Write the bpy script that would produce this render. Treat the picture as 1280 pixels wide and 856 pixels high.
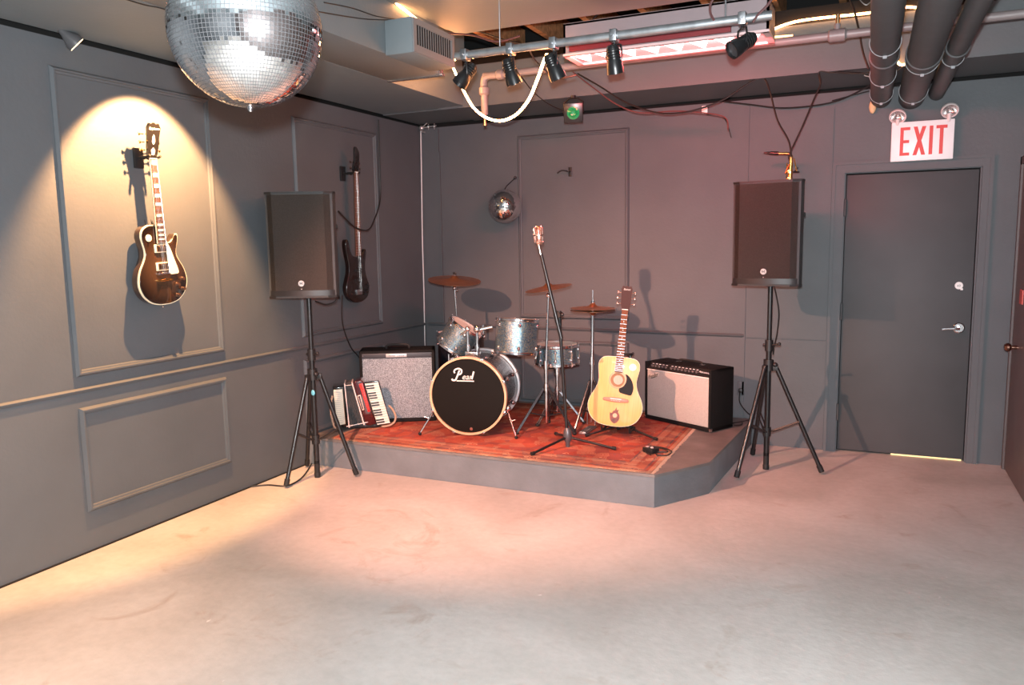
import bpy, bmesh, math, random
from mathutils import Vector, Matrix, Euler
random.seed(7)
PI = math.pi
for o in list(bpy.data.objects): bpy.data.objects.remove(o)
SC = bpy.context.scene
COL = SC.collection

# ------------------------------------------------------------------ camera
CAM = Vector((3.704, -6.173, 1.585))
def rad(d): return d*PI/180
_yaw, _pitch, _roll = rad(24.65), rad(-7.26), rad(.95)
RM = Matrix.Rotation(_yaw, 3, 'Z') @ Matrix.Rotation(_pitch, 3, 'X') @ Matrix.Rotation(_roll, 3, 'Y')
cd = bpy.data.cameras.new('camera'); cam = bpy.data.objects.new('camera', cd); COL.objects.link(cam)
cd.sensor_width = 36; cd.lens = 972.7/1280*36; cd.clip_start = .05
m4 = Matrix.Identity(4)
right, fwd, up = RM.col[0], RM.col[1], RM.col[2]
for i in range(3):
    m4[i][0] = right[i]; m4[i][1] = up[i]; m4[i][2] = -fwd[i]; m4[i][3] = CAM[i]
cam.matrix_world = m4
SC.camera = cam

# ------------------------------------------------------------------ world, exposure, lights
w = bpy.data.worlds.new('world'); SC.world = w; w.use_nodes = True
w.node_tree.nodes['Background'].inputs[0].default_value = (.006, .006, .006, 1)
w.node_tree.nodes['Background'].inputs[1].default_value = 1
SC.view_settings.view_transform = 'Standard'; SC.view_settings.look = 'None'
SC.view_settings.gamma = 1; SC.view_settings.use_curve_mapping = False
SC.view_settings.exposure = 0.0

def light(kind, name, loc, power, col, target=None, **kw):
    l = bpy.data.lights.new(name, kind); l.energy = power; l.color = col
    for k, v in kw.items(): setattr(l, k, v)
    o = bpy.data.objects.new(name, l); COL.objects.link(o); o.location = loc
    if target is not None:
        o.rotation_euler = (Vector(target)-Vector(loc)).to_track_quat('-Z', 'Y').to_euler()
    return o
# the photographer's flash, a hand's width above the lens
light('POINT', 'flash', (3.69, -6.18, 1.70), 910, (.93, .98, 1.0), shadow_soft_size=.03)
# warm lamp washing the guitar on the left wall
light('SPOT', 'guitar_spot', (.45, -3.0, 2.53), 520, (1.0, .50, .20), (.45-math.tan(rad(35)), -3.0, 1.53), spot_size=rad(84), spot_blend=.35, shadow_soft_size=.012)
# warm stage lamp on the ceiling at front left
light('SPOT', 'stage_spot', (.95, -4.35, 2.42), 960, (1.0, .44, .29), (1.58, -1.75, .50), spot_size=rad(66), spot_blend=.75, shadow_soft_size=.03)
# warm lamp on the floor at the lower left, weak unseen lamp added behind the camera for glints in the mirror balls
light('SPOT', 'floor_spot', (1.0, -4.9, 2.5), 300, (1.0, .42, .12), (.35, -4.5, 0), spot_size=rad(78), spot_blend=.9, shadow_soft_size=.05)
light('AREA', 'added_glint_lamp', (2.9, -7.9, 2.90), 12, (1.0, .95, .9), (2.9, -6.6, 0), size=.35)
# the same fixture's glow up into the ceiling opening
light('AREA', 'strip_uplight', (2.3, -1.28, 2.80), 1.6, (1.0, .25, .22), (2.3, -1.55, 3.0), shape='RECTANGLE', size=1.6, size_y=.1)
# red glow thrown forward by the strip fixture
light('AREA', 'strip_glow', (2.66, -1.95, 2.56), 42, (1.0, .12, .12), (2.5, -.2, 2.0), shape='RECTANGLE', size=1.0, size_y=.12)

# ------------------------------------------------------------------ materials
MATS = {}
def mat(name, col, rough=.5, metal=0, noise=0, nscale=8, bump=0, bscale=60, emit=None, es=0, coat=0, spec=.5, detail=6, stretch=None, alpha=1, trans=0):
    if name in MATS: return MATS[name]
    m = bpy.data.materials.new(name); m.use_nodes = True; N = m.node_tree.nodes; L = m.node_tree.links
    b = N['Principled BSDF']
    b.inputs['Roughness'].default_value = rough; b.inputs['Metallic'].default_value = metal
    b.inputs['Specular IOR Level'].default_value = spec; b.inputs['Coat Weight'].default_value = coat
    b.inputs['Base Color'].default_value = (*col, 1)
    if trans: b.inputs['Transmission Weight'].default_value = trans
    tc = N.new('ShaderNodeTexCoord'); mp = N.new('ShaderNodeMapping'); L.new(tc.outputs['Object'], mp.inputs[0])
    if stretch: mp.inputs['Scale'].default_value = stretch
    n = N.new('ShaderNodeTexNoise'); n.inputs['Scale'].default_value = nscale; n.inputs['Detail'].default_value = detail
    L.new(mp.outputs[0], n.inputs[0])
    r = N.new('ShaderNodeValToRGB'); k = max(noise, .02)
    r.color_ramp.elements[0].position = .3; r.color_ramp.elements[1].position = .7
    r.color_ramp.elements[0].color = (*[max(0, c*(1-k)) for c in col], 1)
    r.color_ramp.elements[1].color = (*[min(1, c*(1+k)) for c in col], 1)
    L.new(n.outputs[0], r.inputs[0]); L.new(r.outputs[0], b.inputs['Base Color'])
    if bump:
        n2 = N.new('ShaderNodeTexNoise'); n2.inputs['Scale'].default_value = bscale; n2.inputs['Detail'].default_value = 4
        L.new(mp.outputs[0], n2.inputs[0])
        bp = N.new('ShaderNodeBump'); bp.inputs['Strength'].default_value = bump; bp.inputs['Distance'].default_value = .01
        L.new(n2.outputs[0], bp.inputs['Height']); L.new(bp.outputs[0], b.inputs['Normal'])
    if emit:
        b.inputs['Emission Color'].default_value = (*emit, 1); b.inputs['Emission Strength'].default_value = es
    MATS[name] = m; return m

PAINT = mat('grey_wall_paint', (.084, .092, .102), .62, noise=.06, nscale=3, bump=.12, bscale=45)
PAINTC = mat('grey_ceiling_paint', (.150, .178, .192), .6, noise=.06, nscale=2, bump=.1)
DOORP = mat('grey_door_paint', (.050, .055, .060), .6, noise=.12, nscale=2.2, bump=.05, bscale=30)
STAGEP = mat('grey_stage_paint', (.14, .155, .17), .5, noise=.12, nscale=6, bump=.15)
BLACK = mat('black_plastic', (.012, .012, .013), .45, bump=.05)
BLACKM = mat('black_metal', (.010, .010, .011), .3, spec=.6)
VOID = mat('dark_void', (.004, .004, .004), .9)  # near-black fill painted in for the darkness of gaps and openings
CHROME = mat('chrome', (.82, .82, .84), .14, 1)
STEEL = mat('brushed_steel', (.42, .43, .45), .38, 1)
RUBBER = mat('rubber', (.008, .008, .008), .7)
WHITEP = mat('white_plastic', (.75, .75, .74), .4)
WOODR = mat('rough_joist_wood', (.42, .20, .09), .7, noise=.4, nscale=5, stretch=(1, 6, 6))
PIPEG = mat('grey_pipe_paint', (.07, .072, .076), .55, noise=.1, bump=.1)
PIPEP = mat('painted_sprinkler_pipe', (.2, .18, .18), .4, noise=.1)
GOLD = mat('lacquered_brass', (.85, .52, .18), .2, 1)

def floor_mat():
    m = bpy.data.materials.new('worn_concrete'); m.use_nodes = True; N = m.node_tree.nodes; L = m.node_tree.links
    b = N['Principled BSDF']; tc = N.new('ShaderNodeTexCoord')
    def noise(s, d=6, dist=0, rgh=.55):
        n = N.new('ShaderNodeTexNoise'); n.inputs['Scale'].default_value = s; n.inputs['Detail'].default_value = d
        n.inputs['Distortion'].default_value = dist; n.inputs['Roughness'].default_value = rgh; L.new(tc.outputs['Object'], n.inputs[0]); return n
    def ramp(n, stops):
        r = N.new('ShaderNodeValToRGB'); e = r.color_ramp.elements
        while len(e) < len(stops): e.new(.5)
        for k, (p, c) in enumerate(stops): e[k].position = p; e[k].color = (*c, 1)
        L.new(n.outputs[0], r.inputs[0]); return r
    def mix(a, bb, f, mode='MIX'):
        x = N.new('ShaderNodeMix'); x.data_type = 'RGBA'; x.blend_type = mode
        L.new(a.outputs[0] if hasattr(a, 'outputs') else a, x.inputs[6]); L.new(bb.outputs[0], x.inputs[7])
        if isinstance(f, float): x.inputs[0].default_value = f
        else: L.new(f.outputs[0], x.inputs[0])
        return x.outputs[2]
    base = ramp(noise(1.1, 8, .6), [(.3, (.36, .335, .31)), (.5, (.44, .41, .385)), (.7, (.52, .495, .47))])
    fine = ramp(noise(22, 8), [(.35, (.91, .91, .91)), (.65, (1, 1, 1))])
    x = mix(base, fine, 1.0, 'MULTIPLY')
    stain_f = ramp(noise(2.3, 6, 1.5, .6), [(.60, (0, 0, 0)), (.72, (.55, .55, .55))])
    sc = ramp(noise(5), [(.3, (.25, .17, .13)), (.7, (.34, .25, .2))])
    y = N.new('ShaderNodeMix'); y.data_type = 'RGBA'; L.new(x, y.inputs[6]); L.new(sc.outputs[0], y.inputs[7]); L.new(stain_f.outputs[0], y.inputs[0])
    sp_f = ramp(noise(9, 3, .3), [(.73, (0, 0, 0)), (.77, (.7, .7, .7))])
    sp = ramp(noise(3), [(.2, (.72, .70, .67)), (.8, (.75, .72, .7))])
    z = N.new('ShaderNodeMix'); z.data_type = 'RGBA'; L.new(y.outputs[2], z.inputs[6]); L.new(sp.outputs[0], z.inputs[7]); L.new(sp_f.outputs[0], z.inputs[0])
    L.new(z.outputs[2], b.inputs['Base Color'])
    b.inputs['Roughness'].default_value = .55
    bp = N.new('ShaderNodeBump'); bp.inputs['Strength'].default_value = .15; bp.inputs['Distance'].default_value = .01
    L.new(noise(30).outputs[0], bp.inputs['Height']); L.new(bp.outputs[0], b.inputs['Normal'])
    return m
FLOORM = floor_mat()

def rug_mat(x0, x1, y0, y1):
    """woven persian rug: repeated bands of border round a patterned field"""
    m = bpy.data.materials.new('persian_rug_weave'); m.use_nodes = True; N = m.node_tree.nodes; L = m.node_tree.links
    b = N['Principled BSDF']; b.inputs['Roughness'].default_value = .95; b.inputs['Specular IOR Level'].default_value = .1
    tc = N.new('ShaderNodeTexCoord'); sx = N.new('ShaderNodeSeparateXYZ'); L.new(tc.outputs['Object'], sx.inputs[0])
    def M(op, a, bb=None, c=None):
        n = N.new('ShaderNodeMath'); n.operation = op
        for i, v in enumerate((a, bb, c)):
            if v is None: continue
            if isinstance(v, (int, float)): n.inputs[i].default_value = v
            else: L.new(v, n.inputs[i])
        return n.outputs[0]
    X, Y = sx.outputs[0], sx.outputs[1]
    d = M('MINIMUM', M('MINIMUM', M('SUBTRACT', X, x0), M('SUBTRACT', x1, X)), M('MINIMUM', M('SUBTRACT', Y, y0), M('SUBTRACT', y1, Y)))
    r = N.new('ShaderNodeValToRGB'); r.color_ramp.interpolation = 'CONSTANT'
    stops = [(0, (.28, .15, .10)), (.04, (.20, .05, .035)), (.07, (.10, .06, .06)), (.09, (.25, .09, .06)), (.17, (.20, .06, .045)), (.20, (.27, .12, .085)), (.28, (.12, .06, .06)), (.30, (.26, .055, .038))]
    e = r.color_ramp.elements
    while len(e) < len(stops): e.new(.5)
    for k, (p, c) in enumerate(stops): e[k].position = p; e[k].color = (*c, 1)
    L.new(M('MULTIPLY', d, 1.6), r.inputs[0])
    # motifs: voronoi rosettes
    v = N.new('ShaderNodeTexVoronoi'); v.inputs['Scale'].default_value = 13; L.new(tc.outputs['Object'], v.inputs[0])
    ring = M('SINE', M('MULTIPLY', v.outputs['Distance'], 70.0))
    rr = N.new('ShaderNodeValToRGB'); rr.color_ramp.elements[0].position = .35; rr.color_ramp.elements[1].position = .6
    rr.color_ramp.elements[0].color = (0, 0, 0, 1); rr.color_ramp.elements[1].color = (1, 1, 1, 1); L.new(ring, rr.inputs[0])
    mc = N.new('ShaderNodeValToRGB'); e = mc.color_ramp.elements; mc.color_ramp.interpolation = 'CONSTANT'
    st = [(0, (.45, .27, .18)), (.35, (.08, .07, .09)), (.55, (.48, .12, .07)), (.75, (.22, .03, .03))]
    while len(e) < 4: e.new(.5)
    for k, (p, c) in enumerate(st): e[k].position = p; e[k].color = (*c, 1)
    L.new(v.outputs['Color'], mc.inputs[0])
    mx = N.new('ShaderNodeMix'); mx.data_type = 'RGBA'; L.new(M('MULTIPLY', rr.outputs[0], .62), mx.inputs[0])
    L.new(r.outputs[0], mx.inputs[6]); L.new(mc.outputs[0], mx.inputs[7])
    n = N.new('ShaderNodeTexNoise'); n.inputs['Scale'].default_value = 4; n.inputs['Detail'].default_value = 8; L.new(tc.outputs['Object'], n.inputs[0])
    wr = N.new('ShaderNodeValToRGB'); wr.color_ramp.elements[0].position = .3; wr.color_ramp.elements[0].color = (.80, .80, .80, 1)
    wr.color_ramp.elements[1].position = .7; wr.color_ramp.elements[1].color = (1.6, 1.6, 1.5, 1); L.new(n.outputs[0], wr.inputs[0])
    ml = N.new('ShaderNodeMix'); ml.data_type = 'RGBA'; ml.blend_type = 'MULTIPLY'; ml.inputs[0].default_value = 1
    L.new(mx.outputs[2], ml.inputs[6]); L.new(wr.outputs[0], ml.inputs[7]); L.new(ml.outputs[2], b.inputs['Base Color'])
    n3 = N.new('ShaderNodeTexNoise'); n3.inputs['Scale'].default_value = 250; L.new(tc.outputs['Object'], n3.inputs[0])
    bp = N.new('ShaderNodeBump'); bp.inputs['Strength'].default_value = .5; bp.inputs['Distance'].default_value = .004
    L.new(n3.outputs[0], bp.inputs['Height']); L.new(bp.outputs[0], b.inputs['Normal'])
    return m

def sparkle(name, cols, scale=260, rough=.28, metal=.75):
    m = bpy.data.materials.new(name); m.use_nodes = True; N = m.node_tree.nodes; L = m.node_tree.links; b = N['Principled BSDF']
    tc = N.new('ShaderNodeTexCoord'); v = N.new('ShaderNodeTexVoronoi'); v.inputs['Scale'].default_value = scale; L.new(tc.outputs['Object'], v.inputs[0])
    r = N.new('ShaderNodeValToRGB'); e = r.color_ramp.elements
    while len(e) < len(cols): e.new(.5)
    for k, c in enumerate(cols): e[k].position = k/(len(cols)-1); e[k].color = (*c, 1)
    L.new(v.outputs['Color'], r.inputs[0]); L.new(r.outputs[0], b.inputs['Base Color'])
    b.inputs['Metallic'].default_value = metal; b.inputs['Roughness'].default_value = rough; b.inputs['Coat Weight'].default_value = .6
    b.inputs['Coat Roughness'].default_value = .06
    bp = N.new('ShaderNodeBump'); bp.inputs['Strength'].default_value = .35; bp.inputs['Distance'].default_value = .002
    L.new(v.outputs['Distance'], bp.inputs['Height']); L.new(bp.outputs[0], b.inputs['Normal'])
    return m
SPARK = sparkle('blue_sparkle_wrap', [(.02, .035, .07), (.07, .13, .20), (.12, .27, .38), (.36, .34, .22), (.38, .46, .50)])
SPARKD = sparkle('dark_sparkle_wrap', [(.004, .005, .012), (.014, .017, .028), (.05, .06, .08)], rough=.2, metal=.3)

def cloth_mat(name, c0, c1, scale=220, rough=.9):
    m = bpy.data.materials.new(name); m.use_nodes = True; N = m.node_tree.nodes; L = m.node_tree.links; b = N['Principled BSDF']
    tc = N.new('ShaderNodeTexCoord'); v = N.new('ShaderNodeTexNoise'); v.inputs['Scale'].default_value = scale; v.inputs['Detail'].default_value = 3
    L.new(tc.outputs['Object'], v.inputs[0])
    r = N.new('ShaderNodeValToRGB'); r.color_ramp.elements[0].position = .4; r.color_ramp.elements[1].position = .62
    r.color_ramp.elements[0].color = (*c0, 1); r.color_ramp.elements[1].color = (*c1, 1)
    L.new(v.outputs[0], r.inputs[0]); L.new(r.outputs[0], b.inputs['Base Color']); b.inputs['Roughness'].default_value = rough
    bp = N.new('ShaderNodeBump'); bp.inputs['Strength'].default_value = .4; bp.inputs['Distance'].default_value = .003
    L.new(v.outputs[0], bp.inputs['Height']); L.new(bp.outputs[0], b.inputs['Normal'])
    return m

# ------------------------------------------------------------------ mesh helpers
def NB(): return bmesh.new()
def xf(bm, verts, M):
    if M is not None:
        for v in verts: v.co = M @ v.co
def box(bm, x0, x1, y0, y1, z0, z1, bev=0, M=None, seg=2):
    t = bmesh.new(); bmesh.ops.create_cube(t, size=1)
    for v in t.verts: v.co = Vector(((x0+x1)/2+v.co.x*(x1-x0), (y0+y1)/2+v.co.y*(y1-y0), (z0+z1)/2+v.co.z*(z1-z0)))
    if bev: bmesh.ops.bevel(t, geom=t.edges[:], offset=bev, segments=seg, affect='EDGES', profile=.5)
    merge(bm, t, M)
def merge(bm, t, M=None):
    xf(t, t.verts, M)
    me = bpy.data.meshes.new('tmp'); t.to_mesh(me); t.free(); bm.from_mesh(me); bpy.data.meshes.remove(me)
def tube(bm, pts, r, seg=10, caps=True, closed=False):
    pts = [Vector(p) for p in pts]; n = len(pts)
    rs = r if isinstance(r, (list, tuple)) else [r]*n
    rings = []; prev = None
    for i, p in enumerate(pts):
        a = pts[i-1] if (i > 0 or closed) else p; b = pts[(i+1) % n] if (i < n-1 or closed) else p
        t = (b-a)
        t = t.normalized() if t.length > 1e-9 else Vector((0, 0, 1))
        if prev is None:
            u = t.cross(Vector((0, 0, 1)));
            if u.length < 1e-3: u = t.cross(Vector((0, 1, 0)))
        else: u = prev - t*prev.dot(t)
        if u.length < 1e-6: u = t.orthogonal()
        u.normalize(); prev = u; v = t.cross(u)
        rings.append([bm.verts.new(p+(u*math.cos(2*PI*k/seg)+v*math.sin(2*PI*k/seg))*rs[i]) for k in range(seg)])
    last = n if closed else n-1
    for i in range(last):
        A, B = rings[i], rings[(i+1) % n]
        for k in range(seg): bm.faces.new((A[k], A[(k+1) % seg], B[(k+1) % seg], B[k]))
    if caps and not closed:
        bm.faces.new(rings[0][::-1]); bm.faces.new(rings[-1])
def cyl(bm, a, b, r, seg=16, r2=None): tube(bm, [a, b], [r, r if r2 is None else r2], seg)
def spline(pts, sub=6, closed=False):
    P = [Vector(p) for p in pts]; n = len(P); out = []
    rng = n if closed else n-1
    for i in range(rng):
        p0 = P[(i-1) % n] if (closed or i > 0) else P[0]; p1 = P[i]; p2 = P[(i+1) % n]; p3 = P[(i+2) % n] if (closed or i+2 < n) else P[-1]
        for k in range(sub):
            t = k/sub
            out.append(.5*((2*p1)+(-p0+p2)*t+(2*p0-5*p1+4*p2-p3)*t*t+(-p0+3*p1-3*p2+p3)*t**3))
    if not closed: out.append(P[-1])
    return out
def lathe(bm, prof, seg=32, M=None, cap0=False, cap1=False):
    t = bmesh.new(); rings = []
    for r, z in prof:
        if r < 1e-6: rings.append([t.verts.new((0, 0, z))])
        else: rings.append([t.verts.new((r*math.cos(2*PI*k/seg), r*math.sin(2*PI*k/seg), z)) for k in range(seg)])
    for A, B in zip(rings, rings[1:]):
        for k in range(seg):
            k2 = (k+1) % seg
            if len(A) == 1 and len(B) == 1: continue
            if len(A) == 1: t.faces.new((A[0], B[k2], B[k]))
            elif len(B) == 1: t.faces.new((A[k], A[k2], B[0]))
            else: t.faces.new((A[k], A[k2], B[k2], B[k]))
    if cap0 and len(rings[0]) > 1: t.faces.new(rings[0][::-1])
    if cap1 and len(rings[-1]) > 1: t.faces.new(rings[-1])
    merge(bm, t, M)
def prism(bm, outline, y0, y1, M=None, bev=0):
    """outline in (x, z), extruded along y"""
    t = bmesh.new(); f = t.faces.new([t.verts.new((p[0], y0, p[1])) for p in outline])
    r = bmesh.ops.extrude_face_region(t, geom=[f])
    for g in r['geom']:
        if isinstance(g, bmesh.types.BMVert): g.co.y = y1
    bmesh.ops.recalc_face_normals(t, faces=t.faces)
    if bev:
        es = [e for e in t.edges if abs(e.verts[0].co.y-e.verts[1].co.y) < 1e-6]
        bmesh.ops.bevel(t, geom=es, offset=bev, segments=3, affect='EDGES', profile=.5)
    merge(bm, t, M)
def sphere(bm, c, r, seg=20, M=None, s=(1, 1, 1)):
    t = bmesh.new(); bmesh.ops.create_uvsphere(t, u_segments=seg, v_segments=max(8, seg//2), radius=1)
    for v in t.verts: v.co = Vector((c[0]+v.co.x*r*s[0], c[1]+v.co.y*r*s[1], c[2]+v.co.z*r*s[2]))
    merge(bm, t, M)
def axis_mat(p, d, roll=0):
    """matrix that puts local +Z along d at p"""
    q = Vector(d).to_track_quat('Z', 'Y').to_matrix().to_4x4()
    return Matrix.Translation(Vector(p)) @ q @ Matrix.Rotation(roll, 4, 'Z')
def obj(name, bm, m, parent=None, smooth=40, loc=None, kind=None, label=None):
    bmesh.ops.recalc_face_normals(bm, faces=bm.faces)
    me = bpy.data.meshes.new(name); bm.to_mesh(me); bm.free()
    me.materials.append(m)
    if smooth:
        for p in me.polygons: p.use_smooth = True
        me.set_sharp_from_angle(angle=rad(smooth))
    o = bpy.data.objects.new(name, me); COL.objects.link(o)
    if parent: o.parent = parent
    if loc: o.location = loc
    if kind: o['kind'] = kind
    if label: o['label'] = label
    return o
def tag(o, label, cat, group=None):
    o['label'] = label; o['category'] = cat
    if group: o['group'] = group
    return o
def thing(name, label, cat, loc=(0, 0, 0), rotz=0, group=None, rot=None):
    o = bpy.data.objects.new(name, None); COL.objects.link(o); o.empty_display_size = .05
    o.location = loc; o.rotation_euler = rot if rot else (0, 0, rotz)
    return tag(o, label, cat, group)
def struct(name, bm, m, parent=None, smooth=30): return obj(name, bm, m, parent, smooth, kind='structure')
def copy_tree(o, parent=None):
    c = o.copy(); COL.objects.link(c); c.parent = parent
    for ch in list(o.children): copy_tree(ch, c)
    return c
def at(px, py, ax, val):
    """the point of a world plane seen at a pixel of the photograph"""
    d = RM @ Vector(((px-640)/972.7, 1, -(py-428)/972.7)); i = 'xyz'.index(ax)
    return CAM + d*((val-CAM[i])/d[i])
def cable(name, pts, r, m, label, cat='cable', group=None, seg=6, sub=6):
    bm = NB(); tube(bm, spline(pts, sub), r, seg); return tag(obj(name, bm, m), label, cat, group)
def text_bm(bm, s, size, M, thick=.0008, shear=0, sx=1):
    c = bpy.data.curves.new('lettering', 'FONT'); c.body = s; c.size = size; c.extrude = thick; c.align_x = 'CENTER'; c.shear = shear
    c.resolution_u = 3
    o = bpy.data.objects.new('lettering', c); COL.objects.link(o)
    bpy.context.view_layer.update()
    me = bpy.data.meshes.new_from_object(o.evaluated_get(bpy.context.evaluated_depsgraph_get()))
    t = bmesh.new(); t.from_mesh(me)
    # text lies in XY; stand it up in XZ facing -Y
    for v in t.verts: v.co = Vector((v.co.x*sx, -v.co.z, v.co.y))
    merge(bm, t, M); bpy.data.objects.remove(o); bpy.data.curves.remove(c); bpy.data.meshes.remove(me)
def ribbon(bm, pts, wdt, y0, y1, M=None):
    """flat brush stroke along 2D points (x,z)"""
    P = [Vector((p[0], p[1])) for p in pts]; L_, R_ = [], []
    ws = wdt if isinstance(wdt, list) else [wdt]*len(P)
    for i, p in enumerate(P):
        t = (P[min(i+1, len(P)-1)]-P[max(i-1, 0)]).normalized(); n = Vector((-t.y, t.x))
        L_.append(p+n*ws[i]/2); R_.append(p-n*ws[i]/2)
    t = bmesh.new()
    for i in range(len(P)-1):
        a, b, c, d = L_[i], L_[i+1], R_[i+1], R_[i]
        vs = [[t.verts.new((q.x, yy, q.y)) for q in (a, b, c, d)] for yy in (y0, y1)]
        t.faces.new(vs[0]); t.faces.new(vs[1][::-1])
        for k in range(4): t.faces.new((vs[0][k], vs[1][k], vs[1][(k+1) % 4], vs[0][(k+1) % 4]))
    merge(bm, t, M)

# ------------------------------------------------------------------ the room
XR, YB, ZC = 4.61, -9.0, 2.95
ZS = 2.63
bm = NB(); box(bm, -.3, XR+.3, YB-.2, .3, -.1, 0); struct('floor', bm, FLOORM)
bm = NB(); box(bm, -.12, 0, YB, .12, 0, ZS); struct('wall_left', bm, PAINT)
bm = NB(); box(bm, -.3, -.1, YB, .3, ZS, 3.3); struct('wall_left_gap_sheet', bm, VOID).name = 'wall_left_gap_shade'  # near-black sheet paints the shade inside the gap above the left wall
bm = NB()
box(bm, 0, XR, 0, .12, 2.04, 2.615); box(bm, 0, 3.53, 0, .12, 0, 2.04); box(bm, 4.363, XR, 0, .12, 0, 2.04)
box(bm, 2.858, 3.437, -.012, 0, .835, 2.50); box(bm, 2.858, 3.437, -.006, 0, 0, .828)
struct('wall_back', bm, PAINT)
bm = NB(); box(bm, -.3, XR+.3, .1, .3, 2.60, 3.4); struct('wall_back_gap_shade', bm, VOID)  # same near-black shade painted behind the gap over the back wall
bm = NB(); box(bm, XR, XR+.12, YB, .12, 0, 3.3); struct('wall_right', bm, mat('warm_grey_paint', (.10, .085, .085), .5, noise=.08, nscale=3))
bm = NB(); box(bm, -.2, XR+.2, YB-.12, YB, 0, 3.3); struct('wall_front', bm, PAINT)
# soffits round two sides of the stage opening, duct along the left one
bm = NB(); box(bm, -.02, .78, YB, -.60, ZS+.03, 3.2); box(bm, .001, .78, YB, -.6, ZS, ZS+.06, 0); 
bm.free(); bm = NB()
box(bm, .012, .78, YB, -.60, ZS+.025, 3.2)
struct('ceiling_soffit_left', bm, PAINTC)
bm = NB(); box(bm, .0, .56, -.585, .0, ZS+.02, 3.2); box(bm, .56, XR, -.64, -.012, ZS+.01, ZC); struct('ceiling_soffit_back', bm, mat('shaded_ceiling_paint', (.092, .104, .112), .6, noise=.08, nscale=2, bump=.1))  # back soffit: ceiling paint darkened, its shade put into the colour
bm = NB(); box(bm, -.1, .56, -.60, -.585, ZS+.05, 3.0); struct('trim_1', bm, VOID)  # black strip drawn for the dark gap between the two soffits
bm = NB(); box(bm, .782, 1.18, YB, -1.70, ZS+.025, 3.1, .004); struct('ceiling_duct', bm, PAINTC)
bm = NB(); box(bm, .782, 1.2, -1.705, -1.675, ZS+.018, ZS+.03); box(bm, 1.16, 1.19, -1.72, -1.675, ZS+.02, ZS+.10)
tag(obj('foil_tape', bm, mat('foil', (.8, .8, .8), .25, 1, bump=.5)), 'silver foil tape edging the end of the ceiling duct', 'tape')
bm = NB(); box(bm, 1.18, XR, YB, -1.60, ZC, 3.1); struct('ceiling', bm, PAINTC)
bm = NB(); box(bm, 1.18, XR, -1.60, -1.44, ZC+.008, 3.15); struct('ceiling_header', bm, PAINTC)
# joists in the opening and dark deck above
bm = NB(); box(bm, .3, XR+.1, -1.8, .2, 3.34, 3.4); struct('ceiling_deck', bm, mat('dark_deck', (.02, .018, .018), .9))
first = None
for i in range(9):
    bm = NB(); x = 1.0+i*.41; box(bm, x, x+.045, -1.62, -.02, 3.12, 3.33)
    j = struct('ceiling_joist', bm, WOODR)
bm = NB(); box(bm, .7, XR, -.64, -.60, ZC+.0, 3.05); struct('ceiling_void_strip', bm, VOID)  # near-black strip stands for the unlit joist space above the soffit face

# picture-frame mouldings
tn = [1]
def frame_profile(bm, P, Q, nrm, size=.022):
    """moulding bar of two steps between corner points"""
    P, Q, nrm = Vector(P), Vector(Q), Vector(nrm); t = (Q-P).normalized(); s = t.cross(nrm)
    for wd, h in ((size, .016), (size*.6, .030)):
        a = P-t*wd/2; b = Q+t*wd/2
        cs = [a+s*wd/2, a-s*wd/2, b-s*wd/2, b+s*wd/2]
        lo = [bm.verts.new(c) for c in cs]; hi = [bm.verts.new(c+nrm*h) for c in cs]
        bm.faces.new(hi); bm.faces.new(lo[::-1])
        for k in range(4): bm.faces.new((lo[k], lo[(k+1) % 4], hi[(k+1) % 4], hi[k]))
def frame(pts, nrm):
    """mitred picture-frame moulding round a rectangle"""
    bm = NB(); P = [Vector(p) for p in pts]; nrm = Vector(nrm); c = sum(P, Vector())/4
    u = (P[1]-P[0]).normalized(); v = (P[3]-P[0]).normalized(); hu = (P[1]-P[0]).length/2; hv = (P[3]-P[0]).length/2
    prof = [(-.018, 0), (-.017, .006), (-.006, .021), (.002, .021), (.005, .011), (.014, .008), (.018, 0)]
    rings = [[bm.verts.new(c+u*sx*(hu-d)+v*sy*(hv-d)+nrm*h) for sx, sy in ((-1, -1), (1, -1), (1, 1), (-1, 1))] for d, h in prof]
    for A_, B_ in zip(rings, rings[1:]+rings[:1]):
        for k in range(4): bm.faces.new((A_[k], A_[(k+1) % 4], B_[(k+1) % 4], B_[k]))
    tn[0] += 1; struct('trim_%d' % tn[0], bm, PAINT, smooth=0)
def lframe(y0, y1, z0, z1): frame([(0, y0, z0), (0, y1, z0), (0, y1, z1), (0, y0, z1)], (1, 0, 0))
for y0 in (-3.492, -1.715, -5.27): lframe(y0, y0+.985, .953, 2.473); lframe(y0, y0+.985, .231, .754)
def bframe(x0, x1, z0, z1): frame([(x0, 0, z0), (x1, 0, z0), (x1, 0, z1), (x0, 0, z1)], (0, -1, 0))
bframe(.972, 1.913, .960, 2.465); bframe(.972, 1.913, .235, .741)
def rail(P, Q, nrm):
    bm = NB(); P, Q, nrm = Vector(P), Vector(Q), Vector(nrm); up = Vector((0, 0, 1))
    prof = [(-.014, 0), (-.012, .006), (-.003, .014), (.004, .017), (.013, .005), (.014, 0)]
    A_ = [bm.verts.new(P+up*d+nrm*h) for d, h in prof]; B_ = [bm.verts.new(Q+up*d+nrm*h) for d, h in prof]; n = len(prof)
    for k in range(n): bm.faces.new((A_[k], A_[(k+1) % n], B_[(k+1) % n], B_[k]))
    bm.faces.new(A_); bm.faces.new(B_[::-1]); tn[0] += 1; struct('trim_%d' % tn[0], bm, PAINT, smooth=0)
rail((0, YB+.05, .862), (0, -.02, .862), (1, 0, 0)); rail((.03, 0, .862), (2.845, 0, .848), (0, -1, 0))
bm = NB(); box(bm, .185, .20, -.014, 0, .88, 2.40); box(bm, .178, .192, -.016, 0, 2.38, 2.60); tn[0] += 1; struct('trim_%d' % tn[0], bm, PAINT)
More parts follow.
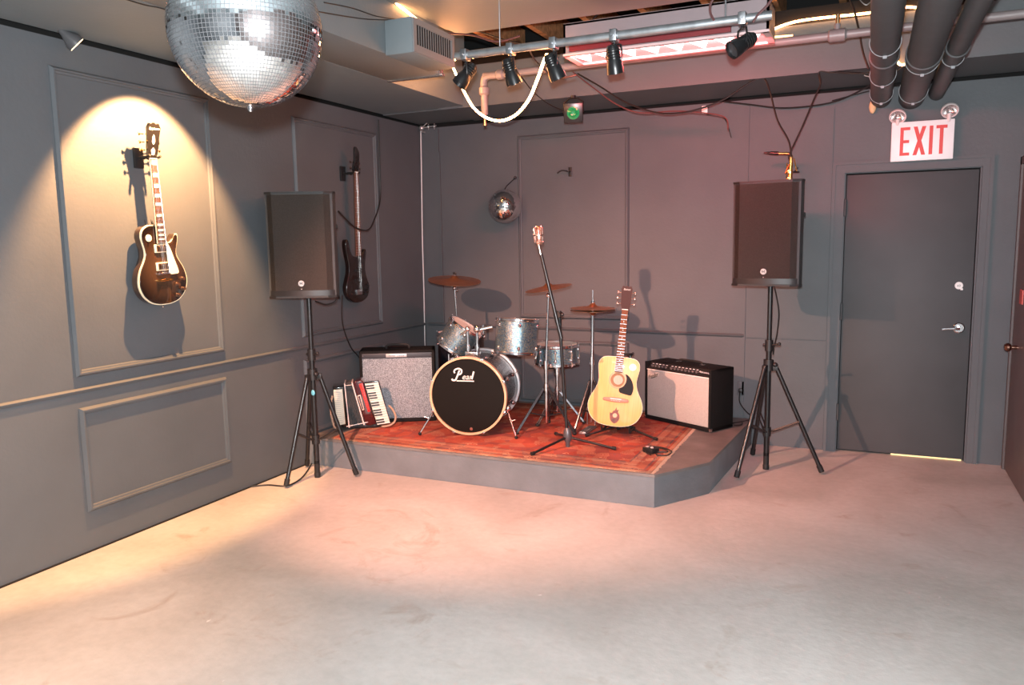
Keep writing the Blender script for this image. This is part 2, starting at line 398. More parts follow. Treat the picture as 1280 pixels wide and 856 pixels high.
bm = NB(); box(bm, 2.838, 2.852, -.008, 0, 0, 2.6); tn[0] += 1; struct('trim_%d' % tn[0], bm, PAINT)
bm = NB(); box(bm, -.005, .012, YB, 0, 0, .006); struct('floor_line_left', bm, VOID)  # thin near-black strip along the foot of the left wall

# door in the back wall
bm = NB(); box(bm, 3.535, 4.358, .018, .06, .014, 2.030, .002); d1 = struct('door_1', bm, DOORP)
bm = NB()
prism(bm, [(3.45, 0), (3.522, 0), (3.522, 2.045), (4.372, 2.045), (4.372, 0), (4.425, 0), (4.425, 2.105), (3.45, 2.105)], -.022, .10)
prism(bm, [(3.44, 0), (3.462, 0), (3.462, 2.100), (4.415, 2.100), (4.415, 0), (4.437, 0), (4.437, 2.12), (3.44, 2.12)], -.030, -.001)
fr = struct('door_frame', bm, PAINT, d1)
bm = NB(); box(bm, 3.52, 3.9, .06, .1, 0, 2.05); box(bm, 3.9, 4.38, .06, .1, 0.016, 2.05); struct('door_backing', bm, VOID, d1)  # near-black panel filling the doorway behind the door
for z in (1.80, 1.05, .30):
    bm = NB(); cyl(bm, (3.531, -.008, z-.055), (3.531, -.008, z+.055), .0085, 10); box(bm, 3.524, 3.54, -.004, .018, z-.05, z+.05)
    for q in (-.056, .056): sphere(bm, (3.531, -.008, z+q), .009, 8)
    struct('hinge', bm, DOORP, d1)
bm = NB(); lathe(bm, [(0, .012), (.030, .012), (.037, .006), (.037, 0)], 24, axis_mat((4.288, .018, .95), (0, -1, 0)))
cyl(bm, (4.288, .01, .95), (4.288, -.045, .95), .012)
tube(bm, spline([(4.288, -.045, .95), (4.262, -.05, .95), (4.21, -.048, .947), (4.182, -.046, .943)]), .0095, 10)
h = struct('door_handle', bm, CHROME, d1); h['label'] = 'chrome lever handle'
bm = NB(); lathe(bm, [(0, .004), (.024, .004), (.026, 0)], 20, axis_mat((4.275, .018, 1.244), (0, -1, 0))); box(bm, 4.285, 4.30, .010, .018, 1.213, 1.225)
h = struct('deadbolt', bm, WHITEP, d1); h['label'] = 'round whitish deadbolt plate'
bm = NB(); text_bm(bm, '60', .022, Matrix.Translation((4.274, .0135, 1.236)), .0006); h = struct('deadbolt_mark', bm, BLACK, d1)
bm = NB(); box(bm, 3.9, 4.35, .03, .05, .001, .012); lm = mat('light_under_door', (1, .8, .4), .5, emit=(1, .72, .3), es=.7)
struct('door_gap_light', bm, lm, d1)
# door in the right wall
bm = NB(); box(bm, XR-.018, XR, -1.02, -.10, .01, 2.03, .003); d2 = struct('door_2', bm, mat('brown_grey_door', (.13, .095, .09), .42, noise=.1))
bm = NB(); box(bm, XR-.03, XR, -.10, -.06, 0, 2.09); box(bm, XR-.03, XR, -1.07, -1.02, 0, 2.09); box(bm, XR-.03, XR, -1.07, -.06, 2.04, 2.09); struct('door_frame', bm, MATS['warm_grey_paint'], d2)
bm = NB(); cyl(bm, (XR-.018, -.30, .865), (XR-.05, -.30, .865), .012); lathe(bm, [(0, .0), (.02, .002), (.028, .014), (.028, .026), (.018, .04), (0, .044)], 20, axis_mat((XR-.05, -.30, .865), (-1, 0, 0)))
h = struct('door_knob', bm, mat('bronze_knob', (.35, .2, .15), .2, 1), d2)
bm = NB(); box(bm, XR-.024, XR-.018, -.40, -.305, 1.15, 1.24); tag(obj('door_sign', bm, mat('red_sign', (.55, .08, .06), .4)), 'small red sign on the brown door at the right edge', 'sign')

# stage
SP = [(.004, -.03), (.004, -1.747), (2.591, -1.747), (2.842, -1.36), (2.90, -.45), (2.925, -.03)]
def slab(bm, P, z0, z1, bev=0):
    t = bmesh.new(); f = t.faces.new([t.verts.new((p[0], p[1], z0)) for p in P]); r = bmesh.ops.extrude_face_region(t, geom=[f])
    for g in r['geom']:
        if isinstance(g, bmesh.types.BMVert): g.co.z = z1
    bmesh.ops.recalc_face_normals(t, faces=t.faces)
    if bev: bmesh.ops.bevel(t, geom=[e for e in t.edges if e.verts[0].co.z == z1 and e.verts[1].co.z == z1], offset=bev, segments=2, affect='EDGES')
    merge(bm, t)
ZT = .206
st = thing('stage', 'low grey painted corner stage with an angled front right corner', 'stage')
bm = NB(); slab(bm, [(p[0]*.998+.002, p[1]+(.006 if p[1] < -1 else 0)) for p in SP], .001, ZT-.018); obj('fascia', bm, STAGEP, st, 30)
bm = NB(); slab(bm, SP, ZT-.018, ZT, .004)
obj('deck', bm, mat('worn_stage_deck', (.15, .135, .13), .55, noise=.25, nscale=5, bump=.2), st, 30)

RX0, RX1, RY0, RY1 = .20, 2.565, -1.735, -.12
bm = NB(); box(bm, RX0, RX1, RY0, RY1, ZT, ZT+.006, .002)
rug = thing('rug', 'worn red oriental rug covering the stage', 'rug')
obj('rug_field', bm, rug_mat(RX0, RX1, RY0, RY1), rug)
bm = NB()
for i in range(150):
    y = RY0+.01+i*(RY1-RY0-.02)/149; a = random.uniform(-.01, .01)
    box(bm, RX1-.002, RX1+.022+random.uniform(-.006, .006), y-.003, y+.003, ZT, ZT+.003, M=Matrix.Translation((0, a*.3, 0)))
f = obj('fringe', bm, mat('rug_fringe', (.42, .27, .2), .95), rug); f['kind'] = 'stuff'

# ------------------------------------------------------------------ mirror balls
MIRROR = mat('mirror_glass', (.93, .93, .93), .03, 1)
GROUT = mat('ball_core', (.10, .10, .105), .6)
def mirror_ball(root, R, tile, seed, jit=.022):
    rnd = random.Random(seed); core = NB(); sphere(core, (0, 0, 0), R*.985, 48); obj('core', core, GROUT, root)
    t = NB(); rows = int(PI*R/tile); cols = int(2*PI*R/tile)
    for i in range(rows):
        th0 = PI*i/rows; th1 = PI*(i+1)/rows; thm = (th0+th1)/2
        g = .07
        a0 = th0+(th1-th0)*g; a1 = th1-(th1-th0)*g
        nc = max(8, cols if abs(math.cos(thm)) < .90 else cols//2)
        for k in range(nc):
            p0 = 2*PI*(k+g)/nc; p1 = 2*PI*(k+1-g)/nc; pm = (p0+p1)/2
            c = Vector((math.sin(thm)*math.cos(pm), math.sin(thm)*math.sin(pm), math.cos(thm)))
            vs = [R*Vector((math.sin(a)*math.cos(p), math.sin(a)*math.sin(p), math.cos(a))) for a, p in ((a0, p0), (a1, p0), (a1, p1), (a0, p1))]
            j = Vector([rnd.uniform(-jit, jit) for _ in range(3)])
            cc = sum(vs, Vector())/4; n = (c+j).normalized()
            vs = [v-n*((v-cc).dot(n))-c*(cc.length-R)*0 for v in vs]
            t.faces.new([t.verts.new(v) for v in vs])
    obj('mirror_tiles', t, MIRROR, root, smooth=None)
ball = thing('disco_ball', 'large mirror ball hanging from the ceiling at upper left', 'disco ball', (2.135, -4.458, 2.172))
ball.rotation_euler = (0, 0, .3)
mirror_ball(ball, .203, .0106, 3)
bm = NB(); lathe(bm, [(0, -.2), (.008, -.202), (.008, -.208), (.004, -.215), (0, -.216)], 12); obj('end_cap', bm, CHROME, ball); bm = NB(); lathe(bm, [(.05, .198), (.05, .215), (.02, .22), (.02, .24), (0, .24)], 20); obj('end_cap', bm, CHROME, ball)
bm = NB(); cyl(bm, (0, 0, .24), (0, 0, .70), .004, 8); lathe(bm, [(.045, .70), (.045, .775), (0, .775)], 20, cap0=True); obj('hanging_rod', bm, STEEL, ball)
b2 = thing('disco_ball', 'small mirror ball hanging on the back wall above the drums', 'disco ball', (.897, -.155, 1.894))
mirror_ball(b2, .142, .0085, 5)
bm = NB(); tube(bm, [(0, 0, .14), (.01, .02, .17), (.03, .10, .22), (.035, .145, .245)], .004, 8); sphere(bm, (.035, .142, .245), .013, 10); obj('hook_arm', bm, BLACKM, b2)

# ------------------------------------------------------------------ ceiling services
def pipe(x, z, r, y0, label, rings):
    p = thing('pipe', label, 'pipe', (x, 0, z))
    bm = NB(); cyl(bm, (0, y0, 0), (0, -.02, 0), r, 28)
    lathe(bm, [(r+.001, 0), (r+.008, .004), (r+.008, .05), (r+.001, .054)], 28, axis_mat((0, -1.4, 0), (0, -1, 0)))
    obj('pipe_run', bm, PIPEG, p)
    for y in rings:
        b = NB(); tube(b, [(math.cos(a)*(r+.004), y, math.sin(a)*(r+.004)) for a in [2*PI*k/28 for k in range(28)]], .0028, 6, closed=True)
        box(b, -.009, .009, y-.006, y+.006, -r-.014, -r)
        obj('strap', b, mat('dull_strap', (.22, .22, .23), .5, .5), p)
    return p
pipe(3.736, 2.545, .068, -3.4, 'left and middle sized of three dark pipes over the exit sign', (-.25, -.9, -1.75))
pipe(3.925, 2.535, .082, -3.4, 'thickest of the three dark pipes running to the back wall', (-.3, -1.3))
pipe(4.076, 2.548, .050, -3.4, 'thinnest and rightmost of the three dark ceiling pipes', (-1.2,))
bm = NB(); sphere(bm, (3.685, -.03, 2.49), .03, 12, s=(.8, .6, 1.6)); tag(obj('pipe_sealant', bm, mat('foam_sealant', (.7, .5, .28), .8, bump=.6)), 'tan foam sealant beside the left ceiling pipe end', 'sealant')
sp = thing('sprinkler_pipe', 'reddish lit sprinkler pipe running along the ceiling opening', 'pipe')
bm = NB(); tube(bm, spline([(1.243, -1.2, 2.47), (1.243, -1.2, 2.60), (1.243, -1.2, 2.70), (1.275, -1.2, 2.725), (1.35, -1.2, 2.727), (2.5, -1.2, 2.728), (4.4, -1.2, 2.729)], 5), .024, 14); obj('pipe_run', bm, PIPEP, sp)
bm = NB(); lathe(bm, [(.025, 0), (.036, .01), (.036, .05), (.025, .06)], 16, Matrix.Translation((1.243, -1.2, 2.60))); obj('fitting', bm, PIPEP, sp)
bm = NB(); lathe(bm, [(.025, 0), (.034, .01), (.034, .045), (.025, .055)], 16, axis_mat((1.34, -1.2, 2.727), (1, 0, 0))); obj('fitting', bm, PIPEP, sp)
bm = NB(); lathe(bm, [(.025, 0), (.036, .01), (.036, .09), (.025, .1)], 16, axis_mat((3.44, -1.2, 2.728), (1, 0, 0))); cyl(bm, (3.49, -1.2, 2.73), (3.49, -1.2, 2.79), .018); obj('fitting', bm, PIPEP, sp)
bm = NB(); cyl(bm, (1.243, -1.2, 2.40), (1.243, -1.2, 2.47), .011); lathe(bm, [(0, 0), (.018, .002), (.018, .006), (0, .008)], 14, Matrix.Translation((1.243, -1.2, 2.395))); obj('sprinkler_head', bm, mat('brass_head', (.7, .45, .25), .3, 1), sp); bm = NB(); cyl(bm, (3.49, -1.2, 2.79), (3.49, -1.2, 2.84), .012); obj('sprinkler_head', bm, mat('brass_head', (.7, .45, .25), .3, 1), sp)

# vent box on the duct
v = thing('vent_box', 'grey boxed air register with slats on the ceiling duct', 'vent', (1.182, -2.32, 2.645))
bm = NB(); V0 = (.0, .178, 0, .47, 0, .19); box(bm, *V0, .003); obj('housing', bm, PAINTC, v)
bm = NB(); box(bm, .178, .181, .03, .44, .045, .155); obj('opening', bm, VOID, v)  # flat near-black plate, painted as the dark hollow behind the slats
bm = NB()
for k in range(16): box(bm, .179, .184, .036+k*.0262, .0405+k*.0262, .043, .157)
box(bm, .1785, .188, .002, .03, .045, .155); box(bm, .1785, .188, .44, .468, .045, .155); box(bm, .1785, .188, .002, .468, .155, .187); box(bm, .1785, .188, .002, .468, .003, .045)
obj('slats', bm, mat('register_metal', (.24, .25, .26), .4, .3), v)

# lighting bar with rods
lb = thing('lighting_bar', 'long grey steel bar carrying the row of spotlights', 'bar', (1.43, -2.3, 2.597))
bm = NB(); cyl(bm, (.19, 0, 0), (1.83, 0, 0), .021, 16); obj('tube', bm, mat('galvanised', (.38, .40, .42), .35, .8, noise=.2, nscale=20), lb)
for x in (.455, 1.62):
    bm = NB(); cyl(bm, (x, 0, .02), (x, 0, .355), .004, 8); obj('suspension_rod', bm, STEEL, lb)
def spot_head(label, loc, direction, roty=0, gel=False, group='spotlights on the bar', top=2.58):
    s = thing('spotlight', label, 'spotlight', loc, group=group)
    d = Vector(direction).normalized(); M = axis_mat((0, 0, 0), d)
    bm = NB(); lathe(bm, [(0, -.075), (.022, -.073), (.031, -.055), (.031, -.01), (.036, .0), (.042, .035), (.043, .062), (.038, .062), (.035, .03), (.0, .02)], 24, M)
    for k in range(4): lathe(bm, [(.032, -.052+k*.012), (.035, -.05+k*.012), (.035, -.046+k*.012), (.032, -.044+k*.012)], 20, M)
    obj('lamp_body', bm, BLACKM, s)
    bm = NB(); lathe(bm, [(0, .052), (.036, .05)], 20, M)
    obj('lens', bm, mat('red_gel', (.5, .02, .01), .15, emit=(1, .05, .02), es=.25) if gel else mat('dark_lens', (.05, .05, .055), .08, spec=.8), s)
    bm = NB(); side = d.cross(Vector((0, 0, 1)));
    side = side.normalized() if side.length > .1 else Vector((1, 0, 0))
    topz = top-loc[2]
    for q in (-1, 1):
        tube(bm, [side*q*.036, side*q*.044+Vector((0, 0, .02)), side*q*.036+Vector((0, 0, topz*.7)), Vector((0, 0, topz*.78))], .005, 6)
    cyl(bm, (0, 0, topz*.7), (0, 0, topz), .007, 8); obj('yoke', bm, BLACKM, s)
    bm = NB(); z = topz
    box(bm, -.018, .018, -.03, .03, z-.012, z+.045, .004); cyl(bm, (0, -.045, z+.015), (0, -.02, z+.015), .007, 8); obj('clamp', bm, STEEL, s)
    return s
spot_head('leftmost black spotlight on the bar, tilted down left', (1.678, -2.3, 2.49), (-.5, -.35, -.75))
spot_head('second black spotlight from the left, pointing down with red gel', (1.948, -2.3, 2.478), (.25, .25, -1), gel=True)
spot_head('third black spotlight from the left, leaning down right', (2.19, -2.3, 2.478), (.35, .3, -1), gel=True)
spot_head('middle black spotlight hanging straight down below the bright strip', (2.512, -2.3, 2.478), (.05, .3, -1), gel=True)
spot_head('rightmost black spotlight on the bar, aimed down left', (3.128, -2.3, 2.485), (-.75, -.6, -.55))
# spotlights of the ceiling behind the disco ball and at the left wall
spot_head('black spotlight under the left soffit lighting the electric guitar', (.49, -3.0, 2.575), (-.5, 0, -.8), group='soffit spotlights', top=2.635)
spot_head('black spotlight under the front left soffit aimed at the stage', (.93, -4.42, 2.47), (.3, .9, -.4), group='soffit spotlights', top=2.63)
s = thing('wall_spotlight', 'small spotlight with a glowing edge on top of the left wall', 'spotlight', (.075, -3.42, 2.615))
s.scale = (.72, .72, .72)
bm = NB(); M = axis_mat((0, 0, 0), (.35, .75, -.75)); lathe(bm, [(0, -.10), (.02, -.10), (.03, -.06), (.06, .0), (.062, .03), (.055, .03), (0, .01)], 24, M); obj('lamp_body', bm, mat('painted_lamp', (.07, .07, .075), .4), s)
bm = NB(); lathe(bm, [(.0, .022), (.05, .031), (.058, .033), (.056, .036), (0, .036)], 24, M); obj('lens', bm, mat('warm_lamp_glow', (1, .7, .35), .3, emit=(1, .75, .42), es=3), s)

# strip fixture with glowing cells
sf = thing('strip_light', 'long pinkish glowing strip light with triangular bright cells', 'light fixture', (2.13, -2.0, 2.60))
bm = NB(); box(bm, 0, 1.08, 0, .012, .012, .17); box(bm, 0, 1.08, .25, .262, .012, .17); box(bm, 0, .012, 0, .26, .012, .17); box(bm, 1.068, 1.08, 0, .26, .012, .17); box(bm, 0, 1.08, 0, .26, .16, .172); obj('housing', bm, mat('pink_lit_housing', (.22, .17, .18), .5), sf)
bm = NB(); box(bm, .012, 1.068, .012, .25, .014, .05); obj('reflector', bm, mat('pink_reflector', (.50, .24, .24), .5, emit=(1.0, .30, .28), es=.30), sf)
bm = NB()
for k in range(8):
    x0 = .035+k*.128
    t = [(x0, .030), (x0+.108, .030), (x0+.054, .215)]
    vs = [[bm.verts.new((p[0], p[1], zz)) for p in t] for zz in (.004, .0145)]
    bm.faces.new(vs[0]); bm.faces.new(vs[1][::-1])
    for q in range(3): bm.faces.new((vs[0][q], vs[0][(q+1) % 3], vs[1][(q+1) % 3], vs[1][q]))
obj('bright_cells', bm, mat('tube_glow', (1, .9, .9), .4, emit=(1, .80, .78), es=3.2), sf)
bm = NB(); box(bm, 0, 1.08, -.004, .022, .0, .012); box(bm, 0, 1.08, .245, .266, 0, .012); box(bm, -.003, .03, 0, .26, 0, .012); box(bm, 1.05, 1.083, 0, .26, 0, .012); obj('bezel', bm, mat('pink_bezel', (.6, .42, .42), .4), sf)
bm = NB(); box(bm, .04, .9, -.022, -.002, .018, .045); obj('red_strip', bm, mat('red_strip', (.16, .006, .010), .5), sf)

# green lamp under the back soffit
g = thing('green_spotlight', 'black spotlight with a green lens under the back soffit', 'spotlight', (1.70, -.665, 2.525))
M = axis_mat((0, 0, 0), (.25, -.85, -.28))
bm = NB(); lathe(bm, [(0, -.08), (.035, -.078), (.05, -.04), (.055, .02), (.05, .02), (0, .0)], 24, M); box(bm, -.07, .07, -.07, .07, .018, .03, .006, M); obj('lamp_body', bm, BLACKM, g)
bm = NB(); lathe(bm, [(0, .036), (.02, .046), (.03, .036), (.045, .033), (.05, .02)], 24, M)
obj('lens', bm, mat('green_glass', (.01, .25, .08), .08, emit=(.0, .5, .14), es=.08, coat=1), g)
bm = NB(); tube(bm, [(-.075, 0, 0), (-.075, .0, .07), (-.03, 0, .10), (.03, 0, .10), (.075, 0, .07), (.075, 0, 0)], .006, 6); cyl(bm, (0, 0, .1), (0, 0, .118), .02, 10); obj('yoke', bm, BLACKM, g)

# rope lights
ROPE = mat('rope_light_glow', (1, .8, .5), .4, emit=(1, .38, .13), es=85)
ROPE3 = mat('rope_light_soft', (1, .8, .5), .4, emit=(1, .42, .15), es=26)
def A(px, py, ax, v): return at(px, py, ax, v)
rope_pts = [A(p[0], p[1], 'y', p[2]) for p in ((560, 72, -1.30), (568, 88, -1.30), (577, 108, -1.33), (590, 132, -1.40), (606, 146, -1.50), (625, 151, -1.62), (644, 144, -1.78), (660, 126, -1.95), (670, 104, -2.10), (680, 76, -2.22), (684, 68, -2.25))]
cable('rope_light', rope_pts, .0075, ROPE, 'glowing orange rope light drooping in a loop from the spotlight bar', 'rope light', seg=8)
cable('rope_light', [A(*p, 'x', 1.20) for p in ((484, -16), (496, 4), (508, 14), (520, 24), (534, 36))], .008, ROPE3, 'glowing rope light running up behind the slatted vent box', 'rope light', seg=8)
cable('rope_light', [A(*p, 'y', -.66) for p in ((962, 40), (975, 33), (1000, 26), (1040, 21), (1080, 17), (1105, 13), (1130, 9), (1150, 10), (1162, 14), (1174, 26))], .0075, ROPE3, 'glowing rope light along the top of the back soffit', 'rope light', seg=8)
cable('rope_light', [A(*p, 'y', -.66) for p in ((1174, 62), (1163, 70), (1148, 75), (1138, 78), (1126, 81), (1119, 72), (1115, 60))], .0075, ROPE3, 'short glowing rope light end behind the thick pipe', 'rope light', seg=8)
ROPE2 = mat('rope_light_dim', (1, .7, .4), .4, emit=(1, .45, .15), es=5)
cable('rope_light', [(1.95+.1*k, -1.205+.006*math.sin(k*2.1), 2.7585+.003*math.sin(k*1.3)) for k in range(14)], .006, ROPE2, 'thin glowing rope light lying on the sprinkler pipe behind the strip fixture', 'rope light', seg=8)

cable('rope_light', [(1.12, -1.63, 2.715), (1.02, -1.58, 2.75), (1.0, -1.42, 2.80), (1.03, -1.25, 2.85), (1.0, -1.08, 2.90), (1.02, -.92, 2.935)], .0075, ROPE, 'glowing rope light tucked behind the vent box at the ceiling corner', 'rope light', seg=8)
# cables of the ceiling and the back wall
CB = mat('black_cable', (.012, .01, .01), .45); CW = mat('white_cable', (.62, .58, .58), .45); CP = mat('dark_red_cable', (.10, .04, .04), .4)
def pc(pts, ax, v): return [A(p[0], p[1], ax, p[2] if len(p) > 2 else v) for p in pts]
cable('cable', pc([(405, 3), (440, 10), (470, 20), (497, 24)], 'x', 1.20), .003, CB, 'upper of two thin black cables leading to the vent box')
cable('cable', pc([(395, 14), (430, 20), (460, 24), (495, 25)], 'x', 1.20), .003, CB, 'lower of two thin black cables leading to the vent box')
cable('cable', pc([(150, -3), (180, 6), (200, 10), (216, 16)], 'z', 2.648), .003, CB, 'thin dark cable on the left soffit beside the large ball')
cable('cable', pc([(570, 36), (600, 40), (640, 52), (700, 58)], 'y', -1.38)+[(2.2, -1.2, 3.14)], .005, CB, 'dark cable crossing the ceiling opening behind the bar')
cable('cable', pc([(560, 42), (590, 44), (620, 52), (650, 45)], 'y', -1.7), .006, CP, 'loose reddish cable coiled in the ceiling opening')
cable('cable', [(2.045, -2.3, 2.60)]+pc([(668, 74), (680, 86), (694, 98), (720, 94)], 'y', -1.9), .005, CB, 'short black cable sagging beside the third spotlight')
cable('cable', pc([(652, 96), (664, 112), (680, 126), (694, 134), (704, 138)], 'y', -.70), .004, CB, 'thin black cable leading to the green spotlight')
cable('cable', pc([(722, 92), (750, 108), (775, 124), (800, 135), (830, 142), (858, 140), (881, 134)], 'y', -.68), .006, CB, 'upper strand of the dark cables sagging below the back soffit')
cable('cable', pc([(716, 90), (742, 110), (770, 130), (800, 141), (840, 139), (868, 140), (905, 146), (910, 162)], 'y', -.66), .005, CP, 'lower reddish strand of the cables sagging below the back soffit')
cable('cable', pc([(881, 134), (905, 124), (930, 108), (948, 98), (957, 100), (964, 120), (972, 150), (986, 176), (989, 196)], 'y', -.62), .006, CB, 'black cable arching down to the right speaker from the soffit')
cable('cable', pc([(1086, 92), (1050, 90), (1030, 88), (1024, 92), (1026, 104), (1017, 125), (1003, 158), (988, 190), (986, 199)], 'y', -.62), .006, CB, 'black cable slanting down to the right speaker from the pipes')
cable('cable', pc([(905, 127), (940, 131), (975, 135), (1010, 133), (1040, 128), (1062, 120), (1085, 108), (1100, 100)], 'y', -.05), .006, CB, 'dark cable stretched along the wall left of the exit sign')
cable('cable', pc([(1040, 126), (1070, 118), (1095, 112), (1130, 106)], 'y', -.04), .004, CB, 'thin dark cable passing behind the three pipe ends')
cable('cable', pc([(1026, 105), (1024, 90), (1040, 91), (1075, 92), (1100, 88), (1120, 84)], 'y', -.66), .004, CB, 'thin black cable hooked on the soffit beside the pipes')
cable('cable', pc([(893, -4), (888, 6), (888, 16), (893, 26)], 'y', -2.32), .006, CP, 'left pale pink cable rising from the bar end')
cable('cable', pc([(967, -4), (958, 8), (948, 18), (941, 28)], 'y', -2.32), .006, CP, 'right pale pink cable rising from the bar end')
cable('cable', pc([(1060, -6), (1068, 14), (1074, 40), (1079, 66), (1086, 86)], 'y', -.70), .007, CB, 'dark red cable hanging beside the left ceiling pipe')
cable('cable', pc([(1072, -4), (1082, 6), (1092, 2), (1094, 26), (1088, 40)], 'y', -1.8), .003, mat('wire', (.6, .6, .6), .3, 1), 'thin silvery wire looped round the left ceiling pipe')
cable('cable', pc([(1080, 94), (1100, 98), (1116, 92), (1127, 84)], 'y', -.72), .004, MATS['wire'], 'thin silvery wire tied between the left and thick pipes')
bm = NB(); c = A(881, 136, 'y', -.02); box(bm, c.x-.022, c.x+.022, -.03, -.001, c.z-.034, c.z+.022, .004); tag(obj('junction_box', bm, WHITEP), 'small white junction box high on the back wall', 'junction box')
cable('cable', pc([(883, 143), (900, 144), (908, 152), (914, 172)], 'y', -.03), .003, CB, 'short thin wire dangling from the white junction box')
# corner cable
cable('cable', pc([(526, 164), (527, 230), (528, 300), (530, 370), (531, 438)], 'y', -.03), .006, CW, 'white cable running down the corner between the walls')
cc = thing('cable_clamp', 'metal clamp with a short arm at the top of the white corner cable', 'clamp', tuple(A(527, 160, 'y', -.06)))
bm = NB(); sphere(bm, (0, 0, 0), .022, 12); cyl(bm, (0, 0, 0), (.15, 0, .01), .006, 8); cyl(bm, (.0, 0, 0), (.15, .0, .105), .004, 6)
for x in (.07, .13): sphere(bm, (x, 0, .005), .012, 8); cyl(bm, (x, 0, -.02), (x, 0, .03), .004, 6)
cyl(bm, (0, 0, -.03), (0, .058, -.03), .008, 8); obj('clamp_arm', bm, mat('pale_metal', (.6, .6, .6), .4, .8), cc)
# wall hook
hk = thing('wall_hook', 'black guitar hook fixed to the bare back wall', 'hook', (1.432, 0, 2.165))
bm = NB(); box(bm, -.018, .012, -.012, -.001, -.04, .035, .003); obj('plate', bm, BLACK, hk)
bm = NB(); tube(bm, spline([(-.005, -.01, 0), (-.01, -.05, 0), (-.05, -.08, .005), (-.085, -.09, -.015)]), .006, 8); tube(bm, spline([(-.005, -.01, 0), (.0, -.05, 0), (.005, -.075, .0)]), .006, 8); obj('hook_arm', bm, BLACK, hk)

# exit sign
ex = thing('exit_sign', 'white emergency exit sign with red letters above the door', 'sign', (4.0, -.05, 2.236))
SGN = mat('sign_face', (.80, .84, .86), .4)
bm = NB(); box(bm, -.19, .19, -.022, .045, -.135, .128, .004); obj('sign_box', bm, SGN, ex)
RED = mat('sign_red', (.60, .035, .03), .5)
bm = NB(); F0, F1 = -.0235, -.0215
def pr(pts): prism(bm, pts, F0, F1)
zl, zh = -.098, .092; stw = .021
pr([(-.135, zl), (-.135+stw, zl), (-.135+stw, zh), (-.135, zh)])
for z in (zl, -.014, zh-.02): pr([(-.135+stw, z), (-.075+(0 if z != -.014 else -.004), z), (-.075+(0 if z != -.014 else -.004), z+.02), (-.135+stw, z+.02)])
pr([(-.055, zl), (-.031, zl), (.022, zh), (-.002, zh)]); F0 = -.0240; pr([(-.002, zl), (.022, zl), (-.031, zh), (-.055, zh)])
pr([(.042, zl), (.064, zl), (.064, zh), (.042, zh)])
pr([(.104, zl), (.126, zl), (.126, zh-.0212), (.104, zh-.0212)]); pr([(.082, zh-.021), (.148, zh-.021), (.148, zh), (.082, zh)])
obj('letters', bm, RED, ex, None)
for x, z, t in ((-.155, .17, -.25), (.155, .185, .25)):
    bm = NB(); M = axis_mat((x, -.03, z), (t*.4, -.75, -.62)); lathe(bm, [(0, -.045), (.03, -.04), (.048, -.015), (.052, .01), (.046, .012)], 28, M); lathe(bm, [(.044, .01), (.047, .016), (.053, .016), (.055, .006), (.05, .0)], 28, M)
    cyl(bm, (x, -.01, .11), (x, -.02, z-.02), .014, 10); lh = obj('lamp_head', bm, mat('clear_lamp_shell', (.7, .62, .62), .25, coat=.5), ex)
    bm = NB(); lathe(bm, [(0, -.028), (.02, -.02), (.036, -.004), (.044, .012)], 24, M); sphere(bm, (0, 0, -.008), .011, 10, M); obj('lamp_lens', bm, mat('lamp_reflector', (.75, .72, .72), .18, .9), lh)

# ------------------------------------------------------------------ guitars
def smooth_outline(pts, sub=5): return [(p.x, p.z) for p in spline([(x, 0, z) for x, z in pts], sub, True)]
def sunburst():
    m = bpy.data.materials.new('black_sunburst'); m.use_nodes = True; N = m.node_tree.nodes; L = m.node_tree.links; b = N['Principled BSDF']
    tc = N.new('ShaderNodeTexCoord'); mp = N.new('ShaderNodeMapping'); mp.inputs['Location'].default_value = (0.0, 0, -.9); mp.inputs['Scale'].default_value = (5.2, 0, 4.2)
    g = N.new('ShaderNodeTexGradient'); g.gradient_type = 'SPHERICAL'; L.new(tc.outputs['Object'], mp.inputs[0]); L.new(mp.outputs[0], g.inputs[0])
    r = N.new('ShaderNodeValToRGB'); e = r.color_ramp.elements; e[0].position = .05; e[0].color = (.006, .004, .004, 1); e[1].position = .85; e[1].color = (.085, .042, .022, 1)
    L.new(g.outputs['Fac'], r.inputs[0]); L.new(r.outputs[0], b.inputs['Base Color']); b.inputs['Roughness'].default_value = .18; b.inputs['Coat Weight'].default_value = 1
    return m
CREAM = mat('cream_binding', (.80, .70, .50), .35); FRETB = mat('rosewood_board', (.10, .045, .03), .45, noise=.3, nscale=20); MAHO = mat('mahogany', (.09, .035, .02), .3)
IVORY = mat('pearl_inlay', (.75, .72, .65), .25); DARKB = mat('dark_gloss', (.01, .009, .009), .15, coat=1)
STRG = mat('string_steel', (.7, .7, .7), .3, 1)
